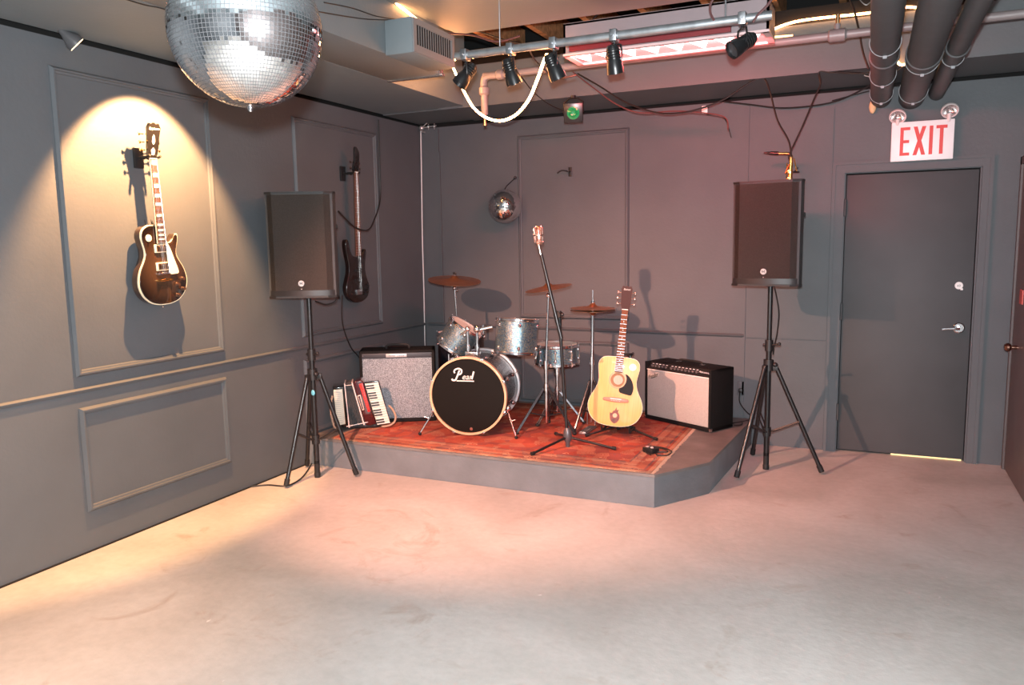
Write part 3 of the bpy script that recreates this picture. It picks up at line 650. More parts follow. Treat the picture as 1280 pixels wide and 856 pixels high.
def neck(root, z0, z1, w0, w1, y, nfret, strings, board=FRETB, inlay='block', z_bridge=None, ns=6, tilt=0, bind=None, smat=None):
    def W(z): return w0+(w1-w0)*(z-z0)/(z1-z0)
    bm = NB(); prism(bm, [(-w0/2, z0), (w0/2, z0), (w1/2, z1), (-w1/2, z1)], y, y+.006); fb = obj('fretboard', bm, board, root)
    if bind:
        bm = NB(); e = .0025; prism(bm, [(-w0/2-e, z0-e), (w0/2+e, z0-e), (w1/2+e, z1), (-w1/2-e, z1)], y+.001, y+.006); obj('neck_binding', bm, bind, root)
    scale = (z1-z_bridge); bm = NB(); fz = []
    for k in range(1, nfret+1):
        z = z_bridge+scale/(2**(k/12))
        if z > z0: fz.append(z); box(bm, -W(z)/2, W(z)/2, y-.0015, y+.001, z-.001, z+.001)
    obj('frets', bm, STEEL, fb)
    bm = NB(); pos = [z1]+fz
    for k in ((1, 3, 5, 7, 9, 12, 15, 17, 19, 21) if inlay == 'block' else (3, 5, 7, 9, 12, 15, 17)):
        if k < len(pos):
            zc = (pos[k]+pos[k-1])/2; hh = (pos[k-1]-pos[k])*.36
            if inlay == 'block': box(bm, -W(zc)*.36, W(zc)*.36, y-.0008, y+.001, zc-hh, zc+hh)
            else: lathe(bm, [(0, .0008), (.003, .0008), (.003, 0)], 10, axis_mat((0, y, zc), (0, -1, 0)))
    obj('inlays', bm, IVORY, fb)
    bm = NB(); prof = []
    n = 8
    for z, w_ in ((z0, w0), (z1, w1)):
        prof.append([bm.verts.new((math.cos(PI*k/n)*w_/2, y+.006+math.sin(PI*k/n)*.018, z)) for k in range(n+1)])
    for k in range(n): bm.faces.new((prof[0][k], prof[0][k+1], prof[1][k+1], prof[1][k]))
    bm.faces.new(prof[0]); bm.faces.new(prof[1][::-1]); obj('neck', bm, MAHO, root)
    bm = NB(); box(bm, -w1/2, w1/2, y-.003, y+.006, z1, z1+.005); obj('nut', bm, IVORY, root)
    bm = NB()
    for k in range(ns):
        t = (k-(ns-1)/2)/((ns-1)/2)
        cyl(bm, (t*w0*.42, y-.009, z_bridge), (t*w1*.40, y-.003, z1+.004), strings, 5)
    obj('strings', bm, smat or STRG, root)
def pegs(root, spots, y, m, post=True, knob=(.008, .010)):
    for x, z, sgn in spots:
        bm = NB(); cyl(bm, (x-sgn*.0, y+.004, z), (x+sgn*.022, y+.006, z), .003, 6); sphere(bm, (x+sgn*.028, y+.006, z), .009, 10, s=(.8, .5, 1.1))
        cyl(bm, (x-sgn*.014, y+.004, z), (x-sgn*.014, y-.012, z), .0035, 8); obj('tuning_peg', bm, m, root)

# electric guitar on the left wall
LP = [(0, 0), (-.045, .003), (-.095, .018), (-.14, .055), (-.163, .105), (-.164, .15), (-.148, .20), (-.122, .243), (-.108, .275), (-.106, .31), (-.115, .35), (-.121, .385), (-.108, .42), (-.075, .442), (-.035, .445), (-.028, .443), (.028, .40), (.030, .372), (.045, .350), (.068, .345), (.092, .362), (.112, .388), (.123, .390), (.126, .37), (.118, .335), (.108, .305), (.107, .275), (.121, .243), (.148, .20), (.164, .15), (.163, .105), (.14, .055), (.095, .018), (.045, .003)]
EGLOC, EGR = (.068, -2.99, 1.275), rad(-2.6)
eg = thing('electric_guitar', 'dark sunburst electric guitar hanging under the warm spotlight', 'guitar', EGLOC, rot=(rad(.6), EGR, PI/2))
out = smooth_outline(LP, 4)
bm = NB(); prism(bm, out, -.022, .028, bev=.003); obj('body', bm, mat('dark_mahogany_body', (.03, .014, .01), .2, coat=1), eg)
bm = NB(); prism(bm, [(x*1.006, .22+(z-.22)*1.004) for x, z in out], -.026, -.016); obj('binding', bm, CREAM, eg)
bm = NB(); prism(bm, [(x*.972, .22+(z-.22)*.982) for x, z in out], -.030, -.02, bev=.003)
tm = sunburst(); top = obj('body_top', bm, tm, eg)
neck(eg, .345, .800, .056, .043, -.044, 22, .0007, z_bridge=.175, bind=CREAM)
bm = NB(); M = Matrix.Translation((0, -.038, .803)) @ Matrix.Rotation(rad(12), 4, 'X')
prism(bm, [(-.023, 0), (.023, 0), (.032, .03), (.036, .06), (.038, .12), (.043, .165), (.03, .188), (.012, .182), (0, .192), (-.012, .182), (-.03, .188), (-.043, .165), (-.038, .12), (-.036, .06), (-.032, .03)], 0, .014, M); hs = obj('headstock', bm, DARKB, eg)
bm = NB(); prism(bm, [(-.008, .02), (.008, .02), (.013, .045), (0, .06), (-.013, .045)], -.001, .002, M); obj('truss_cover', bm, IVORY, hs)
bm = NB(); text_bm(bm, 'Epiphone', .018, M @ Matrix.Translation((0, -.001, .155)), .0004, .3); prism(bm, [(-.01, .09), (0, .075), (.01, .09), (.006, .12), (0, .13), (-.006, .12)], -.001, .001, M); obj('headstock_inlay', bm, IVORY, hs)
pegs(eg, [(s_*.034, .803+q, s_) for s_ in (-1, 1) for q in (.045, .087, .130)], -.030, GOLD)
bm = NB(); prism(bm, smooth_outline([(.032, .345), (.052, .318), (.066, .28), (.085, .225), (.098, .185), (.094, .17), (.075, .168), (.040, .170), (.033, .20), (.030, .27)], 3), -.042, -.038); cyl(bm, (.08, -.03, .18), (.08, -.04, .18), .004); obj('pickguard', bm, mat('cream_guard', (.82, .74, .55), .3), eg)
for z in (.315, .215):
    bm = NB(); box(bm, -.046, .046, -.036, -.028, z-.023, z+.023, .003); pk = obj('pickup', bm, CREAM, eg)
    bm = NB(); box(bm, -.035, .035, -.042, -.034, z-.018, z+.018, .003)
    obj('pickup_cover', bm, mat('gold_cover', (.72, .52, .38), .22, 1), pk)
bm = NB(); box(bm, -.042, .042, -.042, -.034, .170, .182, .003); cyl(bm, (-.038, -.03, .176), (-.038, -.04, .176), .006); cyl(bm, (.038, -.03, .176), (.038, -.04, .176), .006); obj('bridge', bm, CHROME, eg)
bm = NB(); box(bm, -.048, .048, -.044, -.034, .132, .144, .003); cyl(bm, (-.043, -.03, .138), (-.043, -.046, .138), .007); cyl(bm, (.043, -.03, .138), (.043, -.046, .138), .007); obj('tailpiece', bm, GOLD, eg)
for x, z in ((.088, .105), (.125, .135), (.085, .045), (.125, .078)):
    bm = NB(); lathe(bm, [(0, .018), (.009, .018), (.012, .004), (.014, 0)], 16, axis_mat((x, -.030, z), (0, -1, 0))); obj('knob', bm, mat('knob_amber', (.06, .03, .02), .2, coat=1), eg)
bm = NB(); lathe(bm, [(0, .003), (.019, .003), (.02, 0)], 20, axis_mat((-.075, -.030, .375), (0, -1, 0))); cyl(bm, (-.075, -.03, .375), (-.078, -.046, .372), .003); obj('toggle_switch', bm, CREAM, eg)
bm = NB(); cyl(bm, (0, 0, .004), (0, 0, -.012), .004, 8); sphere(bm, (0, 0, -.012), .007, 8); cyl(bm, (-.05, .0, .44), (-.05, 0, .455), .004, 8); obj('strap_button', bm, CHROME, eg)
def wall_hanger(label, loc, z):
    h_ = thing('guitar_hanger', label, 'hanger', loc, PI/2)
    bm = NB(); box(bm, -.03, .03, .0, .015, -.055, .055, .004); obj('plate', bm, BLACK, h_)
    bm = NB(); cyl(bm, (0, 0, 0), (0, -.055, 0), .008, 8)
    for q in (-1, 1): tube(bm, spline([(0, -.052, 0), (q*.018, -.055, -.006), (q*.032, -.062, .0), (q*.036, -.10, 0), (q*.036, -.125, .006)]), .0065, 8)
    obj('yoke', bm, RUBBER, h_); return h_
wall_hanger('black hanger behind the sunburst guitar headstock', (.016, -3.03, 2.085), 0)

# bass on the left wall further back
BS = [(0, 0), (-.06, .006), (-.115, .035), (-.148, .085), (-.152, .135), (-.13, .19), (-.112, .24), (-.112, .30), (-.128, .36), (-.142, .42), (-.143, .465), (-.128, .487), (-.108, .475), (-.092, .42), (-.070, .375), (-.034, .355), (.034, .345), (.055, .352), (.078, .38), (.095, .405), (.112, .405), (.115, .375), (.102, .31), (.098, .25), (.115, .19), (.142, .135), (.145, .085), (.12, .035), (.06, .006)]
bg = thing('bass_guitar', 'dark bass guitar hanging behind the left speaker', 'guitar', (.075, -1.16, 1.150), rot=(rad(1.5), rad(-1.0), PI/2))
out = smooth_outline(BS, 4)
bm = NB(); prism(bm, out, -.022, .018, bev=.006); obj('body', bm, mat('dark_red_black_gloss', (.008, .004, .004), .2, coat=.5, noise=.3), bg)
neck(bg, .36, .99, .066, .042, -.034, 24, .0005, z_bridge=.085, ns=4, inlay='dot', board=mat('bass_board', (.14, .065, .045), .5))
bm = NB(); M = Matrix.Translation((0, -.028, .993)) @ Matrix.Rotation(rad(10), 4, 'X')
prism(bm, smooth_outline([(-.021, 0), (.021, 0), (.032, .03), (.03, .08), (.012, .15), (-.03, .185), (-.045, .165), (-.03, .09), (-.035, .03)], 3), 0, .014, M); obj('headstock', bm, DARKB, bg)
pegs(bg, [(-.034, 1.02, -1), (-.034, 1.065, -1), (.032, 1.02, 1), (.028, 1.06, 1)], -.03, BLACKM)
for z in (.25, .17):
    bm = NB(); box(bm, -.045, .045, -.030, -.02, z-.012, z+.012, .003); obj('pickup', bm, BLACK, bg)
bm = NB(); box(bm, -.035, .035, -.034, -.02, .06, .10, .003); obj('bridge', bm, STEEL, bg)
for x, z in ((.085, .06), (.11, .09), (.118, .125), (.075, .10)):
    bm = NB(); lathe(bm, [(0, .014), (.008, .014), (.010, 0)], 12, axis_mat((x, -.022, z), (0, -1, 0))); obj('knob', bm, BLACKM, bg)
wall_hanger('black hanger on the left wall holding the dark bass', (.016, -1.178, 2.135), 0)

# ------------------------------------------------------------------ loudspeakers
def grille_mat():
    return mat('speaker_grille', (.055, .045, .040), .5, .2, noise=.15, nscale=140, bump=.5, bscale=330)
GR = grille_mat()
def loudspeaker(label, loc, rotz):
    s = thing('loudspeaker', label, 'loudspeaker', loc, rotz, 'loudspeakers on tripod stands')
    # plan outline (x, y): front is -y
    P = [(-.215, -.155), (-.165, -.185), (.165, -.185), (.215, -.155), (.222, -.10), (.15, .175), (.13, .19), (-.13, .19), (-.15, .175), (-.222, -.10)]
    H = .68
    bm = NB(); slab(bm, P, .012, H-.012)
    obj('cabinet', bm, mat('textured_cabinet', (.050, .053, .056), .5, bump=.2, bscale=200), s, 25)  # grey lifted above black to carry the flash sheen on the sides
    for z0, z1 in ((0, .014), (H-.014, H)):
        b = NB(); slab(b, [(x*1.015, y*1.015) for x, y in P], z0, z1, .004 if z0 else 0); obj('end_panel', b, BLACK, s, 25)
    b = NB()
    G = [(-.205, -.1605), (-.165, -.190), (.165, -.190), (.205, -.1605)]
    for (a, c) in zip(G, G[1:]):
        vs = [b.verts.new((p[0], p[1], z)) for p, z in ((a, .05), (c, .05), (c, H-.018), (a, H-.018))]; b.faces.new(vs)
    r_ = bmesh.ops.solidify(b, geom=b.faces[:], thickness=.003)
    g = obj('grille', b, GR, s, 25)
    # curved bottom lip
    b = NB(); slab(b, [(-.208, -.160), (-.166, -.191), (.166, -.191), (.208, -.160)], .014, .05, .003); obj('lower_lip', b, BLACK, s)
    b = NB(); lathe(b, [(0, .005), (.0185, .005), (.021, .002), (.021, 0)], 24, axis_mat((0.0, -.190, .095), (0, -1, 0))); bd = obj('badge', b, mat('badge_silver', (.75, .75, .75), .25, .7), s)
    b = NB()
    for q in (-1, 1):
        cyl(b, (q*.004-.004*q, -.1955, .093), (q*.009, -.1955, .103), .0018, 6)
    tube(b, [(-.009, -.1957, .087), (-.009, -.1957, .103), (0, -.1957, .090), (.009, -.1957, .103), (.009, -.1957, .087)], .0016, 6); obj('badge_emblem', b, BLACK, bd)
    b = NB(); sphere(b, (0, -.191, .058), .003, 8); obj('indicator', b, WHITEP, s)
    for q in (-1, 1):
        b = NB(); M = Matrix.Translation((q*.193, .02, .46)) @ Matrix.Rotation(q*rad(15), 4, 'Z'); box(b, -.012, .012, -.05, .05, -.014, .014, .006, M); obj('side_handle', b, RUBBER, s)
    b = NB(); box(b, -.10, .10, .188, .196, .12, .55, .003)
    for k in range(8): box(b, -.08, .08, .196, .215, .36+k*.02, .366+k*.02)
    obj('rear_panel', b, BLACKM, s)
    b = NB(); lathe(b, [(.03, -.0), (.03, -.012), (.021, -.012)], 20); obj('pole_socket', b, BLACKM, s)
    return s
def speaker_stand(label, base, tips, ztop, zcol, sticker=None):
    s = thing('speaker_stand', label, 'speaker stand', (base[0], base[1], 0), 0, 'tripod speaker stands')
    b = NB(); cyl(b, (0, 0, .10), (0, 0, zcol+.12), .019, 16); obj('lower_pole', b, BLACKM, s)
    b = NB(); cyl(b, (0, 0, zcol+.10), (0, 0, ztop+.05), .0165, 16); obj('upper_pole', b, BLACKM, s)
    b = NB(); cyl(b, (0, 0, zcol+.09), (0, 0, zcol+.165), .027, 16); cyl(b, (0, 0, zcol+.125), (.06, -.02, zcol+.14), .006, 8); sphere(b, (.068, -.022, zcol+.142), .012, 10); cyl(b, (-.04, 0, zcol+.13), (0, 0, zcol+.13), .009, 8); obj('height_collar', b, BLACK, s)
    b = NB(); cyl(b, (0, 0, zcol-.045), (0, 0, zcol+.03), .034, 18); sphere(b, (.045, -.02, zcol+.0), .017, 12)
    for t in tips:
        d = Vector((t[0]-base[0], t[1]-base[1], 0)).normalized(); box(b, .015, .062, -.014, .014, -.03, .012, .003, Matrix.Translation((0, 0, zcol-.015)) @ Matrix.Rotation(math.atan2(d.y, d.x), 4, 'Z'))
    obj('leg_collar', b, BLACK, s)
    b = NB(); cyl(b, (0, 0, .24), (0, 0, .30), .027, 16); 
    obj('brace_collar', b, BLACK, s)
    b = NB(); cyl(b, (0, 0, .012), (0, 0, .12), .019, 16); lathe(b, [(.021, .001), (.022, .03), (.019, .035)], 14, cap0=True); obj('pole_foot', b, RUBBER, s)
    for t in tips:
        v_ = Vector((t[0]-base[0], t[1]-base[1], 0)); d = v_.normalized()
        top = d*.05+Vector((0, 0, zcol-.02)); bot = v_+Vector((0, 0, .018)); ax = (bot-top)
        b = NB(); tube(b, [top, top+ax*.96], .0145, 12); lg = obj('leg', b, BLACKM, s)
        b = NB(); tube(b, [top+ax*.94, bot], .0185, 12); obj('rubber_foot', b, RUBBER, lg)
        b = NB(); mid = top+ax*.52; side = d.cross(Vector((0, 0, 1)))*.012
        for q in (-1, 1): tube(b, [d*.024+side*q+Vector((0, 0, .27)), mid+side*q], .005, 6)
        obj('brace', b, BLACKM, s)
    if sticker:
        b = NB(); sphere(b, (0, 0, 0), .016, 12, s=(1, .3, 1.2)); o_ = obj('sticker', b, mat('blue_sticker', (.12, .45, .6), .4), s, loc=sticker)
    return s
speaker_stand('black tripod stand at the left wall under the left loudspeaker', (.282, -1.983), [(.245, -2.26), (.535, -1.88), (.056, -1.816)], 1.235, .73, (.016, -.024, .60))
speaker_stand('black tripod stand right of the stage in front of the door', (3.105, -.675), [(2.955, -1.0), (3.465, -.665), (2.975, -.37)], 1.26, .74)
loudspeaker('black loudspeaker on the left stand in front of the bass guitar', (.29, -1.99, 1.255), rad(26))
loudspeaker('black loudspeaker on the right stand with a brass horn above it', (3.105, -.675, 1.28), rad(-8))

cable('cable', [(.42, -1.80, 1.82), (.40, -1.6, 1.72), (.30, -1.3, 1.70), (.12, -.95, 1.78), (.03, -.72, 1.95), (.03, -.705, 2.2), (.03, -.70, 2.60)], .006, CB, 'dark cable drooping from the left loudspeaker past the bass neck')
cable('cable', [(.36, -1.86, 1.30), (.37, -1.80, 1.22), (.33, -1.86, 1.19), (.31, -1.95, 1.22)], .005, CB, 'short black cable loop under the left loudspeaker')
cable('cable', [(.12, -1.40, 1.22), (.06, -1.33, 1.0), (.03, -1.20, .8), (.02, -1.05, .65), (.02, -.95, .30)], .005, CB, 'black cable falling along the left wall behind the accordion')
cable('cable', pc([(314, 608), (335, 606), (358, 607), (376, 598), (388, 582), (391, 572)], 'z', .006), .005, CB, 'black cable on the floor at the left stand feet')
cable('cable', [(3.12, -.60, 1.27), (3.155, -.60, 1.1), (3.15, -.62, .95), (3.135, -.64, .86), (3.13, -.65, .80)], .005, CB, 'black cable running down the right speaker pole')
ot = thing('outlet_plug', 'black plug and cable at the wall outlet behind the right stand', 'plug', (2.83, -.002, .435))
bm = NB(); box(bm, -.03, .03, -.006, 0, -.055, .055, .003); obj('cover_plate', bm, PAINT, ot)
bm = NB(); box(bm, -.015, .015, -.035, -.006, -.03, .0, .004); obj('plug', bm, BLACK, ot)
bm = NB(); tube(bm, spline([(0, -.035, -.015), (.0, -.05, -.10), (.06, -.08, -.17), (.12, -.12, -.2), (.06, -.12, -.23), (-.05, -.30, -.222)]), .005, 6); obj('cord', bm, CB, ot)

# saxophone hanging on the back wall behind the right loudspeaker
sx = thing('saxophone', 'brass saxophone with black mouthpiece sticking up behind the right loudspeaker', 'saxophone', (3.20, -.30, 1.55))
bm = NB(); tube(bm, spline([(-.02, 0, .58), (-.022, 0, .50), (-.03, 0, .25), (-.03, 0, .08), (-.05, 0, 0), (-.11, 0, -.03), (-.17, 0, .02), (-.19, 0, .14), (-.20, -.01, .26)], 5), [.013]*5+[.016]*5+[.02]*5+[.024]*5+[.028]*5+[.032]*5+[.036]*5+[.045]*5+[.06], 16); obj('body', bm, GOLD, sx)
bm = NB(); tube(bm, spline([(-.02, 0, .575), (-.022, 0, .605), (-.04, 0, .625), (-.075, 0, .628), (-.115, 0, .632)]), [.013]*8+[.011]*9+[.010]*8, 12); obj('neck', bm, GOLD, sx)
bm = NB(); tube(bm, [(-.105, 0, .631), (-.15, 0, .636), (-.205, 0, .642)], [.014, .013, .005], 12); obj('mouthpiece', bm, DARKB, sx)
bm = NB(); tube(bm, [(-.045, -.012, .56), (-.05, -.012, .3), (-.055, -.012, .12)], .004, 6)
for k in range(8): lathe(bm, [(0, .008), (.013, .006), (.013, 0)], 12, axis_mat((-.03, -.016, .15+k*.05), (0, -1, 0)))
tube(bm, [(-.03, -.01, .55), (-.055, -.02, .49)], .005, 6); tube(bm, [(.0, .005, .59), (.02, .0, .50)], .004, 6); obj('key_work', bm, GOLD, sx)
bm = NB(); cyl(bm, (0, .05, .5), (0, .298, .55), .006, 8); cyl(bm, (-.03, .012, .5), (.03, .05, .5), .005, 8); obj('wall_peg', bm, BLACKM, sx)

# ------------------------------------------------------------------ amplifiers
ZR = ZT+.007
TOLEX = mat('black_tolex', (.007, .0065, .0065), .65, bump=.5, bscale=240, spec=.2)
def combo(name, label, loc, rotz, W, H, D, cloth, panel_top):
    a = thing(name, label, 'amplifier', loc, rotz)
    bm = NB()
    # open front box: sides, top, bottom, back; local front at y=0, depth +y
    t = .022
    box(bm, 0, t, 0, D, .0, H, .005); box(bm, W-t, W, 0, D, 0, H, .005); box(bm, 0, W, .0, D, 0, t+.008, .004); box(bm, 0, W, .0 if not panel_top else .055, D, H-t, H, .005); box(bm, t, W-t, D-.02, D-.005, 0, H)
    obj('cabinet', bm, TOLEX, a)
    return a
# left amplifier
a = combo('guitar_amplifier', 'silver-grey cloth fronted amplifier in the corner behind the accordion', (.15, -1.262, ZR), rad(28.6), .578, .565, .24, None, False)
bm = NB(); box(bm, .020, .558, .008, .02, .028, .505, .003); obj('grille_cloth', bm, cloth_mat('silver_cloth', (.13, .15, .17), (.36, .40, .43), 210), a)
bm = NB(); box(bm, .02, .558, .001, .02, .505, .545, .002); obj('front_strip', bm, mat('dark_strip', (.035, .037, .045), .5), a)
bm = NB(); box(bm, .205, .365, -.002, .004, .512, .538, .002); np_ = obj('name_plate', bm, mat('plate_silver', (.5, .5, .5), .35, .5), a)
bm = NB(); text_bm(bm, 'Fender  Deluxe', .019, Matrix.Translation((.285, -.0028, .519)), .0004); obj('plate_lettering', bm, BLACK, np_)
bm = NB(); tube(bm, spline([(.20, .11, .567), (.205, .11, .588), (.24, .11, .597), (.34, .11, .597), (.375, .11, .588), (.38, .11, .567)]), .009, 8); hn = obj('handle', bm, RUBBER, a)
for x in (.02, .558):
    bm = NB(); sphere(bm, (x+(.01 if x < .1 else -.01), .002, .528), .006, 8); obj('screw', bm, CHROME, a)
# right amplifier
a = combo('guitar_amplifier', 'tan cloth fronted amplifier with knobs at the right of the stage', (2.149, -.318, ZT+.0065), rad(-28.0), .635, .45, .262, True, True)
bm = NB(); box(bm, .022, .613, .006, .02, .03, .388, .003); obj('grille_cloth', bm, cloth_mat('tan_cloth', (.36, .32, .29), (.52, .47, .43), 300), a)
bm = NB(); box(bm, .02, .615, .002, .022, .388, .394, .001); obj('grille_trim', bm, mat('white_trim', (.8, .75, .7), .4), a)
# sloped control panel
bm = NB(); Mx = Matrix.Translation((0, .008, .394)) @ Matrix.Rotation(rad(-38), 4, 'X'); box(bm, .022, .613, 0, .006, 0, .066, 0, Mx); cp = obj('control_panel', bm, mat('black_panel', (.015, .014, .014), .3), a)
for k in range(13):
    x = .055+k*.034+(.02 if k > 4 else 0)
    bm = NB(); lathe(bm, [(.010, 0), (.010, .004), (.0065, .006), (.006, .014), (0, .015)], 14, Mx @ axis_mat((x, 0, .030), (0, -1, 0))); obj('knob', bm, mat('knob_skirt', (.12, .11, .11), .3, .3), cp)
bm = NB()
for k in range(13):
    x = .055+k*.034+(.02 if k > 4 else 0); box(bm, x-.009, x+.009, -.001, .001, .047, .052, 0, Mx)
text_bm(bm, 'Princeton', .022, Mx @ Matrix.Translation((.545, -.0012, .03)), .0004, .35); sphere(bm, (.60, -.004, .03), .006, 8, Mx); obj('panel_marks', bm, WHITEP, cp)
bm = NB(); text_bm(bm, 'Fender', .036, Matrix.Translation((.085, .0045, .335)) @ Matrix.Rotation(rad(-20), 4, 'Y'), .0012, .4); ribbon(bm, [(.05, .318), (.085, .330), (.125, .345)], [.002, .006, .002], .003, .006); obj('logo', bm, mat('dark_silver', (.08, .075, .07), .3, .5), a)
bm = NB(); tube(bm, spline([(.20, .16, .452), (.21, .16, .465), (.25, .16, .470), (.38, .16, .470), (.42, .16, .465), (.43, .16, .452)]), .009, 8); obj('handle', bm, RUBBER, a)
bm = NB()
for x in (.20, .43): box(bm, x-.02, x+.02, .145, .175, .449, .455, .002)
obj('handle_cap', bm, CHROME, a)
for x in (.004, .631):
    for z in (.004, .446):
        if z > .4: continue
        bm = NB(); box(bm, x-.007, x+.007, -.004, .02, z-.004, z+.022, .003); obj('corner_guard', bm, CHROME, a)

# ------------------------------------------------------------------ accordion
ac = thing('accordion', 'dark red piano accordion leaning by the left amplifier', 'accordion', (.262, -1.425, ZR+.004), rad(34))
S = .000567
def zx(px, py): return ((px-450)*S, (745-py)*S)
def quad(bm, pts, y0, y1, bev=.004): prism(bm, [zx(*p) for p in pts], y0, y1, bev=bev)
DR = mat('dark_red_celluloid', (.05, .006, .008), .15, coat=1)
bm = NB(); quad(bm, [(100, 170), (250, 160), (262, 720), (150, 720)], .0, .17, .012); obj('bass_casing', bm, DARKB, ac)
bm = NB(); quad(bm, [(108, 205), (225, 200), (245, 670), (140, 690)], -.006, .0); bp_ = obj('bass_board', bm, mat('pearl_white', (.72, .66, .52), .3, noise=.1), ac)
bm = NB()
for r_ in range(5):
    for c_ in range(16):
        px = 128+r_*20+c_*1.4; py = 235+c_*27+r_*4; x, z = zx(px, py); lathe(bm, [(0, .004), (.0035, .004), (.0035, 0)], 8, axis_mat((x, -.006, z), (0, -1, 0)))
f = obj('bass_buttons', bm, mat('grey_buttons', (.3, .3, .32), .3), ac); f['kind'] = 'stuff'
# bellows: pleated block between two slanted planes
bm = NB(); NP = 9
for k in range(NP):
    f0, f1 = k/NP, (k+1)/NP; fm = (f0+f1)/2
    def lerp(a, b, t): return (a[0]+(b[0]-a[0])*t, a[1]+(b[1]-a[1])*t)
    T = [(255, 140), (355, 125)]; B = [(285, 715), (490, 700)]
    tl, tr = lerp(T[0], T[1], f0), lerp(T[0], T[1], f1); bl, br = lerp(B[0], B[1], f0), lerp(B[0], B[1], f1)
    tm_, bm_ = lerp(T[0], T[1], fm), lerp(B[0], B[1], fm)
    for (ta, ba, ya, tb, bb, yb) in ((tl, bl, .0, tm_, bm_, .012), (tm_, bm_, .012, tr, br, .0)):
        q = [zx(*ta), zx(*ba), zx(*bb), zx(*tb)]; ys = (ya, ya, yb, yb)
        fr_ = [bm.verts.new((p[0], y_, p[1])) for p, y_ in zip(q, ys)]; bk = [bm.verts.new((p[0], .165-y_, p[1])) for p, y_ in zip(q, ys)]
        bm.faces.new(fr_); bm.faces.new(bk[::-1]); bm.faces.new((fr_[0], fr_[3], bk[3], bk[0])); bm.faces.new((fr_[1], bk[1], bk[2], fr_[2]))
obj('bellows', bm, mat('grey_bellows', (.10, .11, .115), .6), ac, 20)
bm = NB(); quad(bm, [(248, 130), (264, 128), (300, 725), (284, 727)], -.006, .17); quad(bm, [(345, 122), (361, 120), (498, 700), (480, 702)], -.006, .17); quad(bm, [(255, 700), (540, 655), (542, 668), (258, 714)], -.008, .0); quad(bm, [(262, 152), (352, 146), (352, 154), (262, 160)], -.004, .0)
obj('bellows_frame', bm, mat('pink_white_trim', (.75, .62, .58), .3), ac)
bm = NB(); quad(bm, [(368, 125), (400, 100), (470, 92), (500, 118), (575, 400), (650, 700), (560, 715), (505, 700)], 0, .17, .01); obj('treble_casing', bm, DR, ac)
bm = NB(); quad(bm, [(413, 300), (455, 285), (500, 490), (470, 500)], -.005, .0, .002); gb = obj('grille_badge', bm, mat('badge_cream', (.65, .5, .42), .35), ac)
bm = NB(); quad(bm, [(425, 310), (448, 302), (487, 480), (473, 487)], -.007, -.004, .001); obj('badge_inset', bm, DR, gb)
bm = NB(); quad(bm, [(440, 150), (490, 130), (580, 520), (545, 530)], -.006, .001, .002); sb = obj('register_strip', bm, mat('red_register', (.5, .02, .02), .25, coat=1), ac)
bm = NB()
for k in range(11): x, z = zx(462+k*9, 150+k*34); sphere(bm, (x, -.008, z), .0055 if k > 2 else .009, 8)
obj('register_buttons', bm, mat('red_button', (.8, .06, .04), .2, coat=1), sb)
bm = NB(); quad(bm, [(500, 125), (690, 108), (708, 118), (835, 690), (665, 712), (600, 560)], .0, .05, .003); obj('keyboard_bed', bm, DARKB, ac)
nk = 17
def kpt(u, v): # u across keyboard 0..1, v along 0..1
    a = lerp((518, 140), (662, 706), v); b = lerp((692, 130), (830, 688), v); return lerp(a, b, u)
for k in range(nk):
    v0, v1 = (k+.06)/nk, (k+.94)/nk
    b = NB(); prism(b, [zx(*kpt(0, v0)), zx(*kpt(1, v0)), zx(*kpt(1, v1)), zx(*kpt(0, v1))], -.010, .0, bev=.0015); obj('white_key', b, mat('key_ivory', (.80, .72, .62), .3), ac)
for k in range(nk-1):
    if k % 7 in (2, 6): continue
    v0, v1 = (k+.72)/nk, (k+1.28)/nk
    b = NB(); prism(b, [zx(*kpt(.02, v0)), zx(*kpt(.62, v0)), zx(*kpt(.62, v1)), zx(*kpt(.02, v1))], -.018, -.008, bev=.001); obj('black_key', b, DARKB, ac)
def zz(px, py, y): x, z = zx(px, py); return (x, y, z)
STR = mat('tan_strap', (.36, .25, .18), .7)
bm = NB(); tube(bm, spline([zz(90, 300, .05), zz(62, 420, .03), zz(70, 560, .0), zz(95, 680, -.01), zz(130, 738, 0), zz(170, 740, .02)]), .008, 8); obj('strap', bm, STR, ac)
bm = NB(); tube(bm, spline([zz(820, 470, .05), zz(870, 520, .03), zz(905, 600, .0), zz(890, 670, -.01), zz(830, 715, -.01), zz(740, 735, 0), zz(720, 736, .02)]), .008, 8); obj('strap', bm, STR, ac)
bm = NB(); box(bm, -.10, .13, .01, .14, 0.0, .04, .006)
for x in (-.08, .03, .1): lathe(bm, [(.006, -.0), (.009, .01), (.0, .012)], 10, axis_mat((x, .01, .015), (0, -1, 0)))
obj('feet_block', bm, BLACK, ac)

